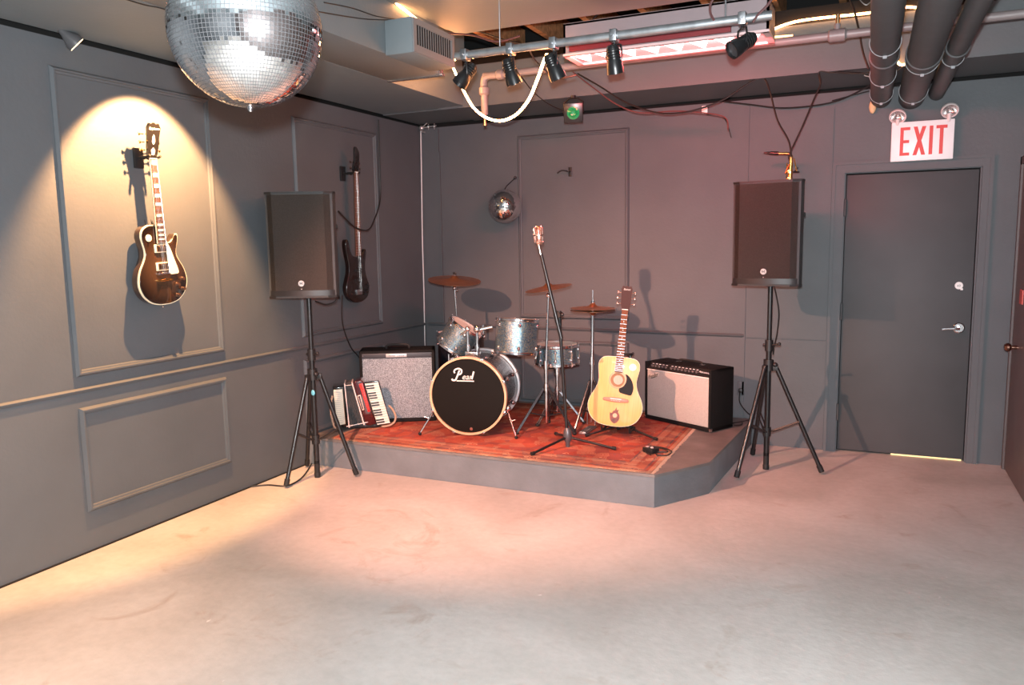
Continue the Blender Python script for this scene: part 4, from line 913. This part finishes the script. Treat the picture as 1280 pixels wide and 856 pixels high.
# ------------------------------------------------------------------ drum kit
DRUMS = 'drums of the drum kit'
def rim_hoop(bm, r, z, m=None, tk=.006, M=None): lathe(bm, [(r+.001, z-.009), (r+.012, z-.009), (r+.013, z-.006), (r+.008, z-.003), (r+.008, z+.009), (r+.004, z+.012), (r-.002, z+.010), (r+.001, z-.009)], 40, M)
def drum(name, label, loc, rot, r, h_, shell, lugs=6, head=(.7, .68, .64), snare=False):
    d = thing(name, label, 'drum', loc, rot=rot, group=DRUMS)
    bm = NB(); lathe(bm, [(r-.008, -h_/2), (r, -h_/2), (r, h_/2), (r-.008, h_/2)], 48); obj('shell', bm, shell, d)
    for s_ in (-1, 1):
        bm = NB(); M = Matrix.Rotation(0 if s_ > 0 else PI, 4, 'X'); rim_hoop(bm, r, h_/2, M=M); obj('hoop', bm, CHROME, d)
        bm = NB(); lathe(bm, [(0, h_/2+.002), (r-.002, h_/2+.002), (r+.002, h_/2-.004)], 40, M); obj('drum_head', bm, mat('coated_head', head, .5), d)
    for k in range(lugs):
        a = 2*PI*k/lugs+.3; c, s_ = math.cos(a), math.sin(a); bm = NB()
        for z0, z1 in ((h_/2+.014, h_/2-.035), (-h_/2-.014, -h_/2+.035)):
            if not snare: bm = NB()
            cyl(bm, (c*(r+.011), s_*(r+.011), z0), (c*(r+.011), s_*(r+.011), z1), .003, 6); sphere(bm, (c*(r+.011), s_*(r+.011), z0), .005, 6)
            sphere(bm, (c*(r+.004), s_*(r+.004), z1), .013, 8, s=(1, 1, 1.1))
            if not snare: obj('lug', bm, CHROME, d)
        if snare: cyl(bm, (c*(r+.008), s_*(r+.008), -h_/2+.03), (c*(r+.008), s_*(r+.008), h_/2-.03), .007, 6)
        if snare: obj('lug', bm, CHROME, d)
    return d
SNX = at(696, 437, 'y', -.69).x
# bass drum
BDY = rad(12)
bd = thing('bass_drum', 'large bass drum with black front head and wooden hoop', 'drum', (1.125, -1.33, ZR), BDY, DRUMS)
Rb, Db, zc = .268, .43, .292
def ax(y, z=zc): return Matrix.Translation((0, y, z)) @ Matrix.Rotation(PI/2, 4, 'X')   # local z -> -y
bm = NB(); lathe(bm, [(Rb-.008, -.0), (Rb, 0), (Rb, Db), (Rb-.008, Db)], 56, Matrix.Translation((0, Db+.03, zc)) @ Matrix.Rotation(PI/2, 4, 'X')); obj('shell', bm, SPARKD, bd)
WOODH = mat('maple_hoop', (.62, .40, .24), .35, noise=.2, nscale=12, coat=.4)
bm = NB(); lathe(bm, [(Rb+.002, 0), (Rb+.018, .002), (Rb+.018, .040), (Rb+.012, .042), (Rb+.002, .040), (Rb+.002, 0)], 64, ax(.04)); obj('front_hoop', bm, WOODH, bd)
bm = NB(); lathe(bm, [(Rb+.002, 0), (Rb+.018, .002), (Rb+.018, .038), (Rb+.002, .040), (Rb+.002, 0)], 64, ax(Db+.06)); obj('rear_hoop', bm, mat('silver_hoop', (.55, .55, .57), .3, .4), bd)
bm = NB(); lathe(bm, [(0, .022), (Rb-.006, .022), (Rb+.003, .014)], 56, ax(.03)); obj('front_head', bm, mat('black_head', (.006, .005, .004), .4, spec=.2), bd)
bm = NB(); lathe(bm, [(0, 0), (Rb+.003, 0)], 56, ax(Db+.035)); obj('rear_head', bm, mat('coated_head', (.7, .68, .64), .5), bd)
# the lettering on the front head
bm = NB(); LM = Matrix.Translation((-.018, .0045, zc+.145))
Pst = spline([(-.098, 0, -.022), (-.09, 0, -.032), (-.072, 0, -.030), (-.058, 0, -.005), (-.045, 0, .028), (-.040, 0, .040)], 5)
ribbon(bm, [(p.x, p.z) for p in Pst], .0115, 0, .002, LM)
Pb = spline([(-.074, 0, .020), (-.080, 0, .032), (-.068, 0, .047), (-.045, 0, .053), (-.026, 0, .044), (-.024, 0, .027), (-.034, 0, .013), (-.050, 0, .010)], 5)
ribbon(bm, [(p.x, p.z) for p in Pb], .0105, 0, .002, LM)
text_bm(bm, 'ear', .058, LM @ Matrix.Translation((.014, .0012, -.024)), .001, .25, 1.0)
ribbon(bm, [(.050, -.022), (.066, .034)], .0115, 0, .002, LM)
for q in (-.0007, .0007): text_bm(bm, 'ear', .058, LM @ Matrix.Translation((.014+q, .001, -.024+q)), .001, .25, 1.0)
ribbon(bm, [(-.062, -.036), (.066, -.036)], .007, 0, .002, LM)
obj('lettering', bm, mat('white_print', (.85, .82, .76), .4), bd, None)
bm = NB(); lathe(bm, [(0, .003), (.011, .003), (.012, 0)], 16, axis_mat((.02, .008, .052), (0, -1, 0))); obj('head_badge', bm, CHROME, bd)
for k in range(8):
    a = 2*PI*(k+.5)/8; c, s_ = math.cos(a), math.sin(a); bm = NB(); rr = Rb+.024
    cyl(bm, (c*rr, -.012, zc+s_*rr), (c*rr, .13, zc+s_*rr), .0035, 6)
    box(bm, -.012, .012, -.010, .030, -.012, .004, .003, Matrix.Translation((c*rr, 0, zc+s_*rr)) @ Matrix.Rotation(-a+PI/2, 4, 'Y'))
    sphere(bm, (c*(Rb+.012), .14, zc+s_*(Rb+.012)), .017, 10, s=(1, 1.6, 1)); obj('lug', bm, CHROME, bd); bm = NB(); cyl(bm, (c*rr, Db+.07, zc+s_*rr), (c*rr, Db-.08, zc+s_*rr), .0035, 6); sphere(bm, (c*(Rb+.01), Db-.09, zc+s_*(Rb+.01)), .017, 10, s=(1, 1.6, 1)); obj('lug', bm, CHROME, bd)
for s_ in (-1, 1):
    bm = NB(); sphere(bm, (s_*(Rb+.005), .09, zc-.10), .025, 12); cyl(bm, (s_*(Rb-.005), .09, zc-.10), (s_*(Rb+.09), -.03, .012), .0075, 10); cyl(bm, (s_*(Rb+.04), .035, zc-.18), (s_*(Rb+.075), .035, zc-.17), .005, 8)
    sp_ = obj('spur', bm, CHROME, bd); b = NB(); sphere(b, (s_*(Rb+.09), -.03, .012), .0125, 10); obj('spur_foot', b, RUBBER, sp_)
bm = NB(); box(bm, -.045, .055, .10, .19, zc+Rb-.006, zc+Rb+.038, .008)
for x in (-.03, .04): cyl(bm, (x, .145, zc+Rb), (x, .145, zc+Rb+.20), .0105, 12); cyl(bm, (x, .145, zc+Rb+.05), (x, .145, zc+Rb+.085), .018, 12); sphere(bm, (x, .145, zc+Rb+.2), .02, 12); cyl(bm, (x, .145, zc+Rb+.065), (x+.02, .105, zc+Rb+.065), .006, 8)
tube(bm, [(-.03, .145, zc+Rb+.19), (-.10, .16, zc+Rb+.15)], .0095, 10); tube(bm, [(.03, .145, zc+Rb+.19), (.15, .17, zc+Rb+.215)], .0155, 12); sphere(bm, (.04, .145, zc+Rb+.2), .028, 12)
cyl(bm, (.085, .155, zc+Rb+.165), (.085, .155, zc+Rb+.23), .008, 8); obj('tom_holder', bm, CHROME, bd)
# toms, snare, floor tom
def axis_rot(d, roll=0): return Vector(d).to_track_quat('Z', 'Y').to_euler()
drum('tom_drum', 'smaller sparkle tom tilted steeply over the bass drum', (.937, -1.09, .897), axis_rot((.53, .16, .83)), .128, .19, SPARK)
drum('tom_drum', 'larger sparkle tom mounted upright right of the drum lettering', (1.405, -1.08, .918), axis_rot((.03, .10, 1)), .152, .232, SPARK)
drum('snare_drum', 'shallow sparkle snare drum behind the microphone stand', (SNX, -.69, .745), axis_rot((.0, -.02, 1)), .158, .135, SPARK, 8, snare=True)
ft = drum('floor_tom', 'black floor tom half hidden behind the bass drum', (.66, -.55, .66), (0, 0, 0), .19, .40, mat('black_shell', (.008, .009, .013), .25, coat=.5), 8)
for a in (.5, 2.6, 4.7):
    bm = NB(); c, s_ = math.cos(a)*.208, math.sin(a)*.208; cyl(bm, (c, s_, .05), (c, s_, ZR-.66+.01), .0065, 8); sphere(bm, (c, s_, -.05), .016, 8); lg = obj('leg', bm, CHROME, ft); b = NB(); cyl(b, (c, s_, ZR-.66+.001), (c, s_, ZR-.66+.03), .012, 10); obj('rubber_foot', b, RUBBER, lg)

# cymbals
BRONZE = mat('bronze_cymbal', (.42, .18, .085), .3, .85, noise=.25, nscale=6, bump=.15, bscale=90)
def cymbal_prof(r, up=.022): return [(0, up+.018), (r*.07, up+.017), (r*.14, up+.006), (r*.2, up-.004), (r*.6, up*.42), (r, 0), (r, -.0012), (r*.6, up*.42-.0015), (r*.2, up-.006), (.004, up+.012)]
def tripod(parent, hub, R, ang0, mt, zh=.30, rk=.008, double=True, black=False, base=ZR):
    for k in range(3):
        a = ang0+2*PI*k/3; d = Vector((math.cos(a), math.sin(a), 0)); tip = Vector((hub[0], hub[1], 0))+d*R+Vector((0, 0, base+.012)); top = Vector((hub[0], hub[1], base+zh))+d*.02
        bm = NB(); n = d.cross(Vector((0, 0, 1)))*.009
        for q in ((-1, 1) if double else (0,)): tube(bm, [top+n*q, tip+n*q], rk*.7 if double else rk, 8)
        lo = Vector((hub[0], hub[1], base+zh*.35)); tube(bm, [lo+d*.015, top+(tip-top)*.55], rk*.6, 8)
        lg = obj('leg', bm, mt, parent); b = NB(); sphere(b, tip, .017, 10, s=(1, 1, .7)); obj('rubber_foot', b, RUBBER, lg)
def cyl_stand(label, base, top, R, ang0, leg_m=CHROME, tube_r=.010, zh=.32):
    s = thing('cymbal_stand', label, 'stand', (0, 0, 0), group='cymbal stands')
    bx, by = base; zt = top[2]
    bm = NB(); cyl(bm, (bx, by, ZR+.06), (bx, by, ZR+.50), .0125, 12); lo = obj('lower_tube', bm, CHROME, s)
    bm = NB(); tube(bm, [(bx, by, ZR+.48), (top[0], top[1], zt-.05)], .0095, 12); obj('upper_tube', bm, CHROME, s)
    bm = NB(); cyl(bm, (bx, by, ZR+.46), (bx, by, ZR+.52), .019, 12); cyl(bm, (bx, by, ZR+.49), (bx+.04, by-.01, ZR+.49), .005, 8); sphere(bm, (bx+.042, by-.01, ZR+.49), .010, 8)
    cyl(bm, (bx, by, ZR+zh-.02), (bx, by, ZR+zh+.03), .02, 12); obj('clamp', bm, CHROME, s)
    bm = NB(); sphere(bm, (top[0], top[1], zt-.055), .018, 10); cyl(bm, (top[0], top[1], zt-.06), (top[0]+.03, top[1]-.02, zt-.07), .005, 8); sphere(bm, (top[0]+.034, top[1]-.022, zt-.071), .010, 8); cyl(bm, (top[0], top[1], zt-.05), (top[0], top[1], zt+.055), .004, 8); lathe(bm, [(.0, 0), (.016, .0), (.016, .005), (0, .006)], 14, Matrix.Translation((top[0], top[1], zt-.005))); obj('tilter', bm, CHROME, s)
    tripod(s, base, R, ang0, leg_m, zh)
    return s
def cymbal(label, loc, rot, r, up=.022):
    c = thing('cymbal', label, 'cymbal', loc, rot=rot, group='cymbals of the drum kit')
    bm = NB(); lathe(bm, cymbal_prof(r, up), 64); obj('plate', bm, BRONZE, c)
    bm = NB(); lathe(bm, [(.0, up+.012), (.013, up+.012), (.013, up+.028), (0, up+.03)], 14); obj('felt', bm, mat('felt', (.07, .06, .06), .9), c)
    bm = NB(); lathe(bm, [(0, up+.03), (.008, up+.03), (.008, up+.045), (0, up+.046)], 10); box(bm, -.016, .016, -.004, .004, up+.032, up+.042, .002); obj('wing_nut', bm, BLACKM, c)
c1 = at(568, 351, 'y', -.66)
cyl_stand('chrome cymbal stand behind the tilted tom', (c1.x+.02, -.64), (c1.x, -.66, c1.z), .20, .4)
cymbal('bronze crash cymbal high at the left, sloping down right', (c1.x, -.66, c1.z+.003), (rad(6), rad(7), 0), .213)
cyl_stand('chrome cymbal stand between the larger tom and the microphone', (1.59, -.98), (1.612, -.97, 1.265), .24, -2.3, mat('black_leg_chrome', (.05, .05, .055), .2, .6))
cymbal('bronze cymbal crossed by the microphone boom', (1.612, -.97, 1.262), (rad(6), rad(-7), 0), .170)
# hi-hat
hh = thing('hi_hat', 'pair of bronze hi-hat cymbals on a chrome stand left of the acoustic guitar', 'hi-hat', (0, 0, 0))
hx, hy = at(741, 386, 'y', -.80).x, -.80
bm = NB(); tube(bm, [(hx-.015, hy, ZR+.05), (hx, hy, 1.10)], .0125, 12); cyl(bm, (hx-.008, hy, ZR+.48), (hx-.008, hy, ZR+.54), .019, 12); obj('stand_tube', bm, CHROME, hh)
bm = NB(); cyl(bm, (hx, hy, 1.08), (hx, hy, 1.24), .0035, 8); cyl(bm, (hx, hy, 1.135), (hx, hy, 1.165), .011, 10); cyl(bm, (hx, hy, 1.15), (hx+.022, hy-.008, 1.15), .004, 6); obj('pull_rod', bm, CHROME, hh)
bm = NB(); lathe(bm, cymbal_prof(.165, .02), 64, Matrix.Translation((hx, hy, 1.108)) @ Matrix.Rotation(rad(1), 4, 'Y')); obj('top_cymbal', bm, BRONZE, hh)
bm = NB(); lathe(bm, cymbal_prof(.165, .02), 64, Matrix.Translation((hx, hy, 1.092)) @ Matrix.Rotation(PI, 4, 'X')); obj('bottom_cymbal', bm, BRONZE, hh)
tripod(hh, (hx-.013, hy), .20, 4.36, mat('black_leg_chrome', (.05, .05, .055), .2, .6), .36, .010, False)
bm = NB(); box(bm, hx-.045, hx+.015, hy-.20, hy+.04, ZR, ZR+.012, .003, None); box(bm, hx-.04, hx+.01, hy-.20, hy-.02, .008, .02, .004, Matrix.Translation((0, 0, ZR)) ); cyl(bm, (hx-.045, hy, ZR+.03), (hx-.045, hy, ZR+.16), .004, 6); cyl(bm, (hx+.015, hy, ZR+.03), (hx+.015, hy, ZR+.16), .004, 6); obj('pedal', bm, STEEL, hh)
# snare stand
ss = thing('snare_stand', 'chrome stand with spread legs holding the snare drum', 'stand', (0, 0, 0))
bm = NB(); cyl(bm, (SNX, -.69, ZR+.08), (SNX, -.69, .64), .0125, 12); cyl(bm, (SNX, -.69, .58), (SNX, -.69, .65), .024, 12); cyl(bm, (SNX, -.69, .44), (SNX, -.69, .49), .019, 12); cyl(bm, (SNX, -.69, .46), (SNX+.04, -.71, .46), .005, 8); obj('center_tube', bm, CHROME, ss)
for k in range(3):
    a = 2*PI*k/3+.5; bm = NB(); c, s_ = math.cos(a), math.sin(a); tube(bm, [(SNX, -.69, .63), (SNX+c*.168, -.69+s_*.168, .655), (SNX+c*.172, -.69+s_*.172, .69)], .006, 8); obj('basket_arm', bm, BLACKM, ss)
tripod(ss, (SNX, -.69), .21, -2.0, mat('dull_chrome', (.15, .15, .16), .4, 1), .24)
# bass drum pedal behind
pdl = thing('drum_pedal', 'chrome kick pedal behind the bass drum on the rug', 'pedal', (1.04, -.80, ZR), BDY)
bm = NB(); box(bm, -.05, .05, .02, .28, 0, .01, .003); box(bm, -.035, .035, .03, .27, .018, .03, .004, Matrix.Rotation(rad(6), 4, 'X')); obj('foot_board', bm, STEEL, pdl)
bm = NB()
for q in (-.045, .045): cyl(bm, (q, .03, 0), (q, .03, .17), .007, 8)
cyl(bm, (-.06, .03, .165), (.06, .03, .165), .006, 8); tube(bm, [(0, .03, .165), (0, .01, .25)], .004, 6); obj('beater_frame', bm, CHROME, pdl)

# ------------------------------------------------------------------ microphone and stand
ms = thing('microphone_stand', 'black tripod microphone stand at the front of the stage', 'microphone stand', (1.893, -1.35, ZR))
cx = Vector((0, 0, 0))
bm = NB(); tube(bm, [(0, 0, .03), (-.024, 0, .40), (-.053, 0, .90)], .011, 12); obj('upright', bm, BLACKM, ms)
bm = NB(); lathe(bm, [(0, .0), (.014, .0), (.016, .03), (.026, .045), (.03, .075), (.026, .11), (.016, .13), (.0, .13)], 20); obj('hub', bm, mat('hub_grey', (.10, .10, .11), .35, .3), ms)
for t in ((1.753, -1.651), (2.224, -1.322), (1.70, -1.08)):
    v_ = Vector((t[0]-1.893, t[1]+1.35, 0)); b = NB(); tube(b, [v_.normalized()*.02+Vector((0, 0, .065)), v_*.94+Vector((0, 0, .014))], .0085, 10); lg = obj('leg', b, BLACKM, ms)
    b = NB(); tube(b, [v_*.92+Vector((0, 0, .015)), v_+Vector((0, 0, .012))], .0125, 10); obj('rubber_foot', b, RUBBER, lg)
b = NB(); cyl(b, (-.053, -.03, .895), (-.053, .03, .895), .019, 12); cyl(b, (-.053, 0, .84), (-.053, 0, .92), .015, 12); cyl(b, (-.053, .0, .90), (-.02, -.03, .90), .006, 8); sphere(b, (-.018, -.034, .90), .012, 8); obj('clutch', b, BLACK, ms)
mic0 = Vector((1.724, -1.35, 1.519)); be = Vector((1.861, -1.35, .961))
dv = Vector((-.169, 0, 1.306)); 
b = NB(); L0 = Vector((1.868-1.893, -.028, .935-ZR)); 
tube(b, [Vector((1.861-1.893, -.026, .961-ZR)), Vector((1.724-1.893, -.026, 1.519-ZR))], [.0125, .0105], 12); tube(b, [Vector((1.864-1.893, -.026, .952-ZR)), Vector((1.846-1.893, -.026, 1.025-ZR))], .0135, 12); tube(b, [Vector((1.838-1.893, -.026, 1.055-ZR)), Vector((1.822-1.893, -.026, 1.12-ZR))], .0145, 12); obj('boom_arm', b, BLACKM, ms)
MC = mat('chrome_mic', (.85, .70, .62), .2, 1)
mi = thing('microphone', 'vintage chrome microphone on top of the black boom stand', 'microphone', (1.722, -1.376, 1.519), rad(12))
b = NB(); tube(b, [(0, 0, -.01), (-.008, 0, .03), (-.014, 0, .055)], [.012, .013, .016], 12); sphere(b, (-.012, 0, .055), .017, 12); obj('swivel', b, MC, mi)
b = NB(); Mm = Matrix.Translation((-.012, 0, .115)) @ Matrix.Rotation(rad(-3), 4, 'Y')
lathe(b, [(0, -.055), (.018, -.054), (.027, -.045), (.029, -.02), (.029, .03), (.026, .048), (.018, .058), (0, .062)], 28, Mm); mb = obj('mic_body', b, mat('mic_dark_mesh', (.25, .1, .07), .4, .6), mi)
b = NB()
for k in range(14):
    a = 2*PI*k/14; c, s_ = math.cos(a), math.sin(a); tube(b, [Mm @ Vector((c*rr_, s_*rr_, z_)) for rr_, z_ in ((.02, -.054), (.0295, -.044), (.0315, -.02), (.0315, .03), (.0285, .049), (.018, .060))], .0026, 6)
lathe(b, [(.030, -.006), (.034, -.004), (.034, .004), (.030, .006)], 28, Mm); lathe(b, [(0, -.062), (.02, -.06), (.029, -.046), (.027, -.038), (0, -.04)], 24, Mm); obj('ribs', b, MC, mb)

# ------------------------------------------------------------------ acoustic guitar and stand
AG = [(0, 0), (-.06, .003), (-.12, .018), (-.168, .055), (-.194, .11), (-.197, .16), (-.182, .21), (-.158, .255), (-.142, .30), (-.137, .34), (-.144, .39), (-.150, .43), (-.143, .47), (-.115, .497), (-.07, .505), (.0, .506), (.07, .505), (.115, .497), (.143, .47), (.150, .43), (.144, .39), (.137, .34), (.142, .30), (.158, .255), (.182, .21), (.197, .16), (.194, .11), (.168, .055), (.12, .018), (.06, .003)]
AGT = Matrix.Translation((2.098, -.985, .290))
ag = thing('acoustic_guitar', 'natural wood acoustic guitar standing at the front of the stage', 'guitar', (2.098, -.985, .290), rot=(rad(-9), rad(5.5), rad(14)))
ag.scale = (.975, .975, .975)
out = smooth_outline(AG, 4)
bm = NB(); prism(bm, [(x*.99, z) for x, z in out], .0, .11, bev=.004); obj('body', bm, mat('mahogany_sides', (.20, .075, .035), .25, coat=.6), ag)
bm = NB(); prism(bm, out, -.003, .006); obj('binding', bm, mat('cream_edge', (.75, .62, .42), .35), ag)
bm = NB(); prism(bm, [(x*.985, .25+(z-.25)*.988) for x, z in out], -.006, .0, bev=.0015)
obj('soundboard', bm, mat('spruce_top', (.80, .40, .11), .38, noise=.1, nscale=6, stretch=(18, 1, .6), coat=.7), ag)
bm = NB(); lathe(bm, [(0, .001), (.051, .001)], 40, axis_mat((0, -.0062, .338), (0, -1, 0))); sh = obj('sound_hole', bm, mat('hole_inside', (.30, .17, .09), .8), ag)
bm = NB(); lathe(bm, [(0, .0016), (.034, .0016)], 24, axis_mat((.003, -.0066, .338), (0, -1, 0))); obj('hole_label', bm, mat('paper_label', (.42, .45, .36), .7), sh)
bm = NB(); lathe(bm, [(.051, .0005), (.051, .0025), (.053, .0025), (.053, .0005)], 40, axis_mat((0, -.006, .338), (0, -1, 0))); lathe(bm, [(.058, .0005), (.058, .0018), (.063, .0018), (.063, .0005)], 40, axis_mat((0, -.006, .338), (0, -1, 0))); obj('rosette', bm, mat('rosette_brown', (.45, .2, .1), .4), ag)
bm = NB(); prism(bm, smooth_outline([(.052, .385), (.062, .355), (.058, .32), (.040, .292), (.016, .276), (.022, .250), (.06, .240), (.10, .235), (.112, .25), (.118, .29), (.105, .335), (.08, .37)], 4), -.0085, -.006); obj('pickguard', bm, mat('dark_guard', (.012, .008, .007), .5, spec=.15), ag)
bm = NB(); prism(bm, [(-.095, .192), (-.088, .182), (-.03, .176), (.03, .176), (.088, .182), (.095, .192), (.088, .204), (.03, .210), (-.03, .210), (-.088, .204)], -.016, -.006, bev=.002); br_ = obj('bridge', bm, mat('bridge_wood', (.40, .16, .09), .4), ag)
bm = NB(); box(bm, -.04, .04, -.0195, -.015, .198, .202)
for k in range(6): sphere(bm, (-.03+k*.012, -.017, .186), .003, 6)
obj('saddle_pins', bm, IVORY, br_)
neck(ag, .392, .848, .056, .044, -.017, 20, .0003, z_bridge=.200, inlay='dot', board=mat('acoustic_board', (.16, .065, .035), .65, spec=.15), smat=mat('bronze_string', (.30, .17, .10), .6, .3))
bm = NB(); M = Matrix.Translation((0, -.012, .852)) @ Matrix.Rotation(rad(12), 4, 'X')
prism(bm, [(-.023, 0), (.023, 0), (.034, .03), (.036, .10), (.040, .15), (.03, .170), (.010, .165), (0, .172), (-.010, .165), (-.03, .170), (-.040, .15), (-.036, .10), (-.034, .03)], 0, .014, M); hs = obj('headstock', bm, mat('headstock_brown', (.05, .014, .009), .45, spec=.25), ag)
bm = NB(); text_bm(bm, 'Ibanez', .019, M @ Matrix.Translation((0, -.001, .140)), .0004, .3); obj('headstock_lettering', bm, IVORY, hs)
pegs(ag, [(s_*.033, .852+q, s_) for s_ in (-1, 1) for q in (.042, .082, .122)], -.004, mat('warm_peg', (.8, .6, .5), .2, .9))
# flame-like scratch-shaped decal below the bridge and round sticker
bm = NB(); prism(bm, smooth_outline([(-.020, .035), (.002, .022), (.024, .035), (.036, .062), (.032, .09), (.022, .105), (.024, .125), (.012, .118), (.008, .138), (-.002, .118), (-.012, .112), (-.024, .095), (-.036, .098), (-.034, .07), (-.030, .05)], 3), -.0075, -.006, Matrix.Translation((.004, 0, 0))); dc = obj('decal', bm, mat('red_brown_decal', (.16, .03, .015), .5, noise=.6, nscale=30), ag)
bm = NB(); lathe(bm, [(0, .0005), (.016, .0005)], 16, axis_mat((.006, -.0075, .080), (0, -1, 0))); obj('decal_center', bm, mat('decal_peach', (.75, .42, .25), .5), dc)
bm = NB(); lathe(bm, [(0, .001), (.026, .001), (.026, 0)], 24, axis_mat((.098, -.0062, .440), (0, -1, 0))); stk = obj('round_sticker', bm, mat('white_sticker', (.55, .60, .62), .5), ag)
bm = NB(); lathe(bm, [(0, .001), (.014, .001)], 20, axis_mat((.098, -.0075, .440), (0, -1, 0))); obj('sticker_mark', bm, mat('pale_blue_mark', (.5, .66, .75), .4), stk)
gs = thing('guitar_stand', 'black tripod stand holding the acoustic guitar', 'guitar stand', (2.13, -.88, ZR))
b = NB(); tube(b, [(0, 0, .06), (.02, .11, .45), (.028, .13, .56)], .010, 10); obj('upright', b, BLACKM, gs)
b = NB(); tube(b, [(-.055, .125, .575), (-.05, .10, .565), (0, .125, .56), (.05, .11, .565), (.058, .09, .575)], .009, 8); obj('neck_rest', b, RUBBER, gs)
for v_ in ((-.215, -.17), (.285, -.10), (-.02, .26)):
    v_ = Vector((*v_, 0)); b = NB(); tube(b, [Vector((0, 0, .068)), v_*.95+Vector((0, 0, .012))], .008, 10); lg = obj('leg', b, BLACKM, gs); b = NB(); tube(b, [v_*.92+Vector((0, 0, .014)), v_+Vector((0, 0, .011))], .011, 8); obj('rubber_foot', b, RUBBER, lg)
b = NB()
for q in (-1, 1): tube(b, [(q*.01, 0, .063), (q*.10, -.02, .060), (q*.10, -.14, .052), (q*.10, -.155, .085)], .008, 8)
cyl(b, (0, 0, .045), (0, 0, .085), .02, 12); obj('cradle', b, RUBBER, gs)

# small effects pedal and curled cable on the rug
ep = thing('effects_pedal', 'small black pedal with a curled cord at the front right of the rug', 'pedal', (2.45, -1.29, ZR), rad(-30))
b = NB(); box(b, -.045, .045, -.035, .035, 0, .035, .008); obj('pedal_body', b, BLACK, ep)
b = NB(); sphere(b, (.02, -.01, .038), .012, 10, s=(1, 1, .6)); box(b, -.03, -.01, -.02, 0, .034, .04, .002); obj('switch', b, mat('pinkish_switch', (.6, .4, .38), .3), ep)
b = NB(); tube(b, spline([(-.04, .02, .01), (-.10, .05, .006), (-.08, .11, .006), (.0, .13, .006), (.09, .10, .008), (.13, .02, .006), (.09, -.03, .006), (.05, .0, .012), (.09, .06, .012), (.03, .09, .014), (-.05, .06, .012), (-.02, -.03, .008), (.06, -.06, .006)], 6), .0042, 6); obj('cord', b, CB, ep)
cable('cable', [(2.80, -.36, ZT+.05), (2.84, -.38, ZT+.02), (2.88, -.30, ZT+.008), (2.87, -.18, ZT+.008)], .005, CB, 'black cord leaving the right amplifier at the stage edge')
# drumstick-like cross pieces near mic stand: a spare cable tie
bpy.context.view_layer.update()
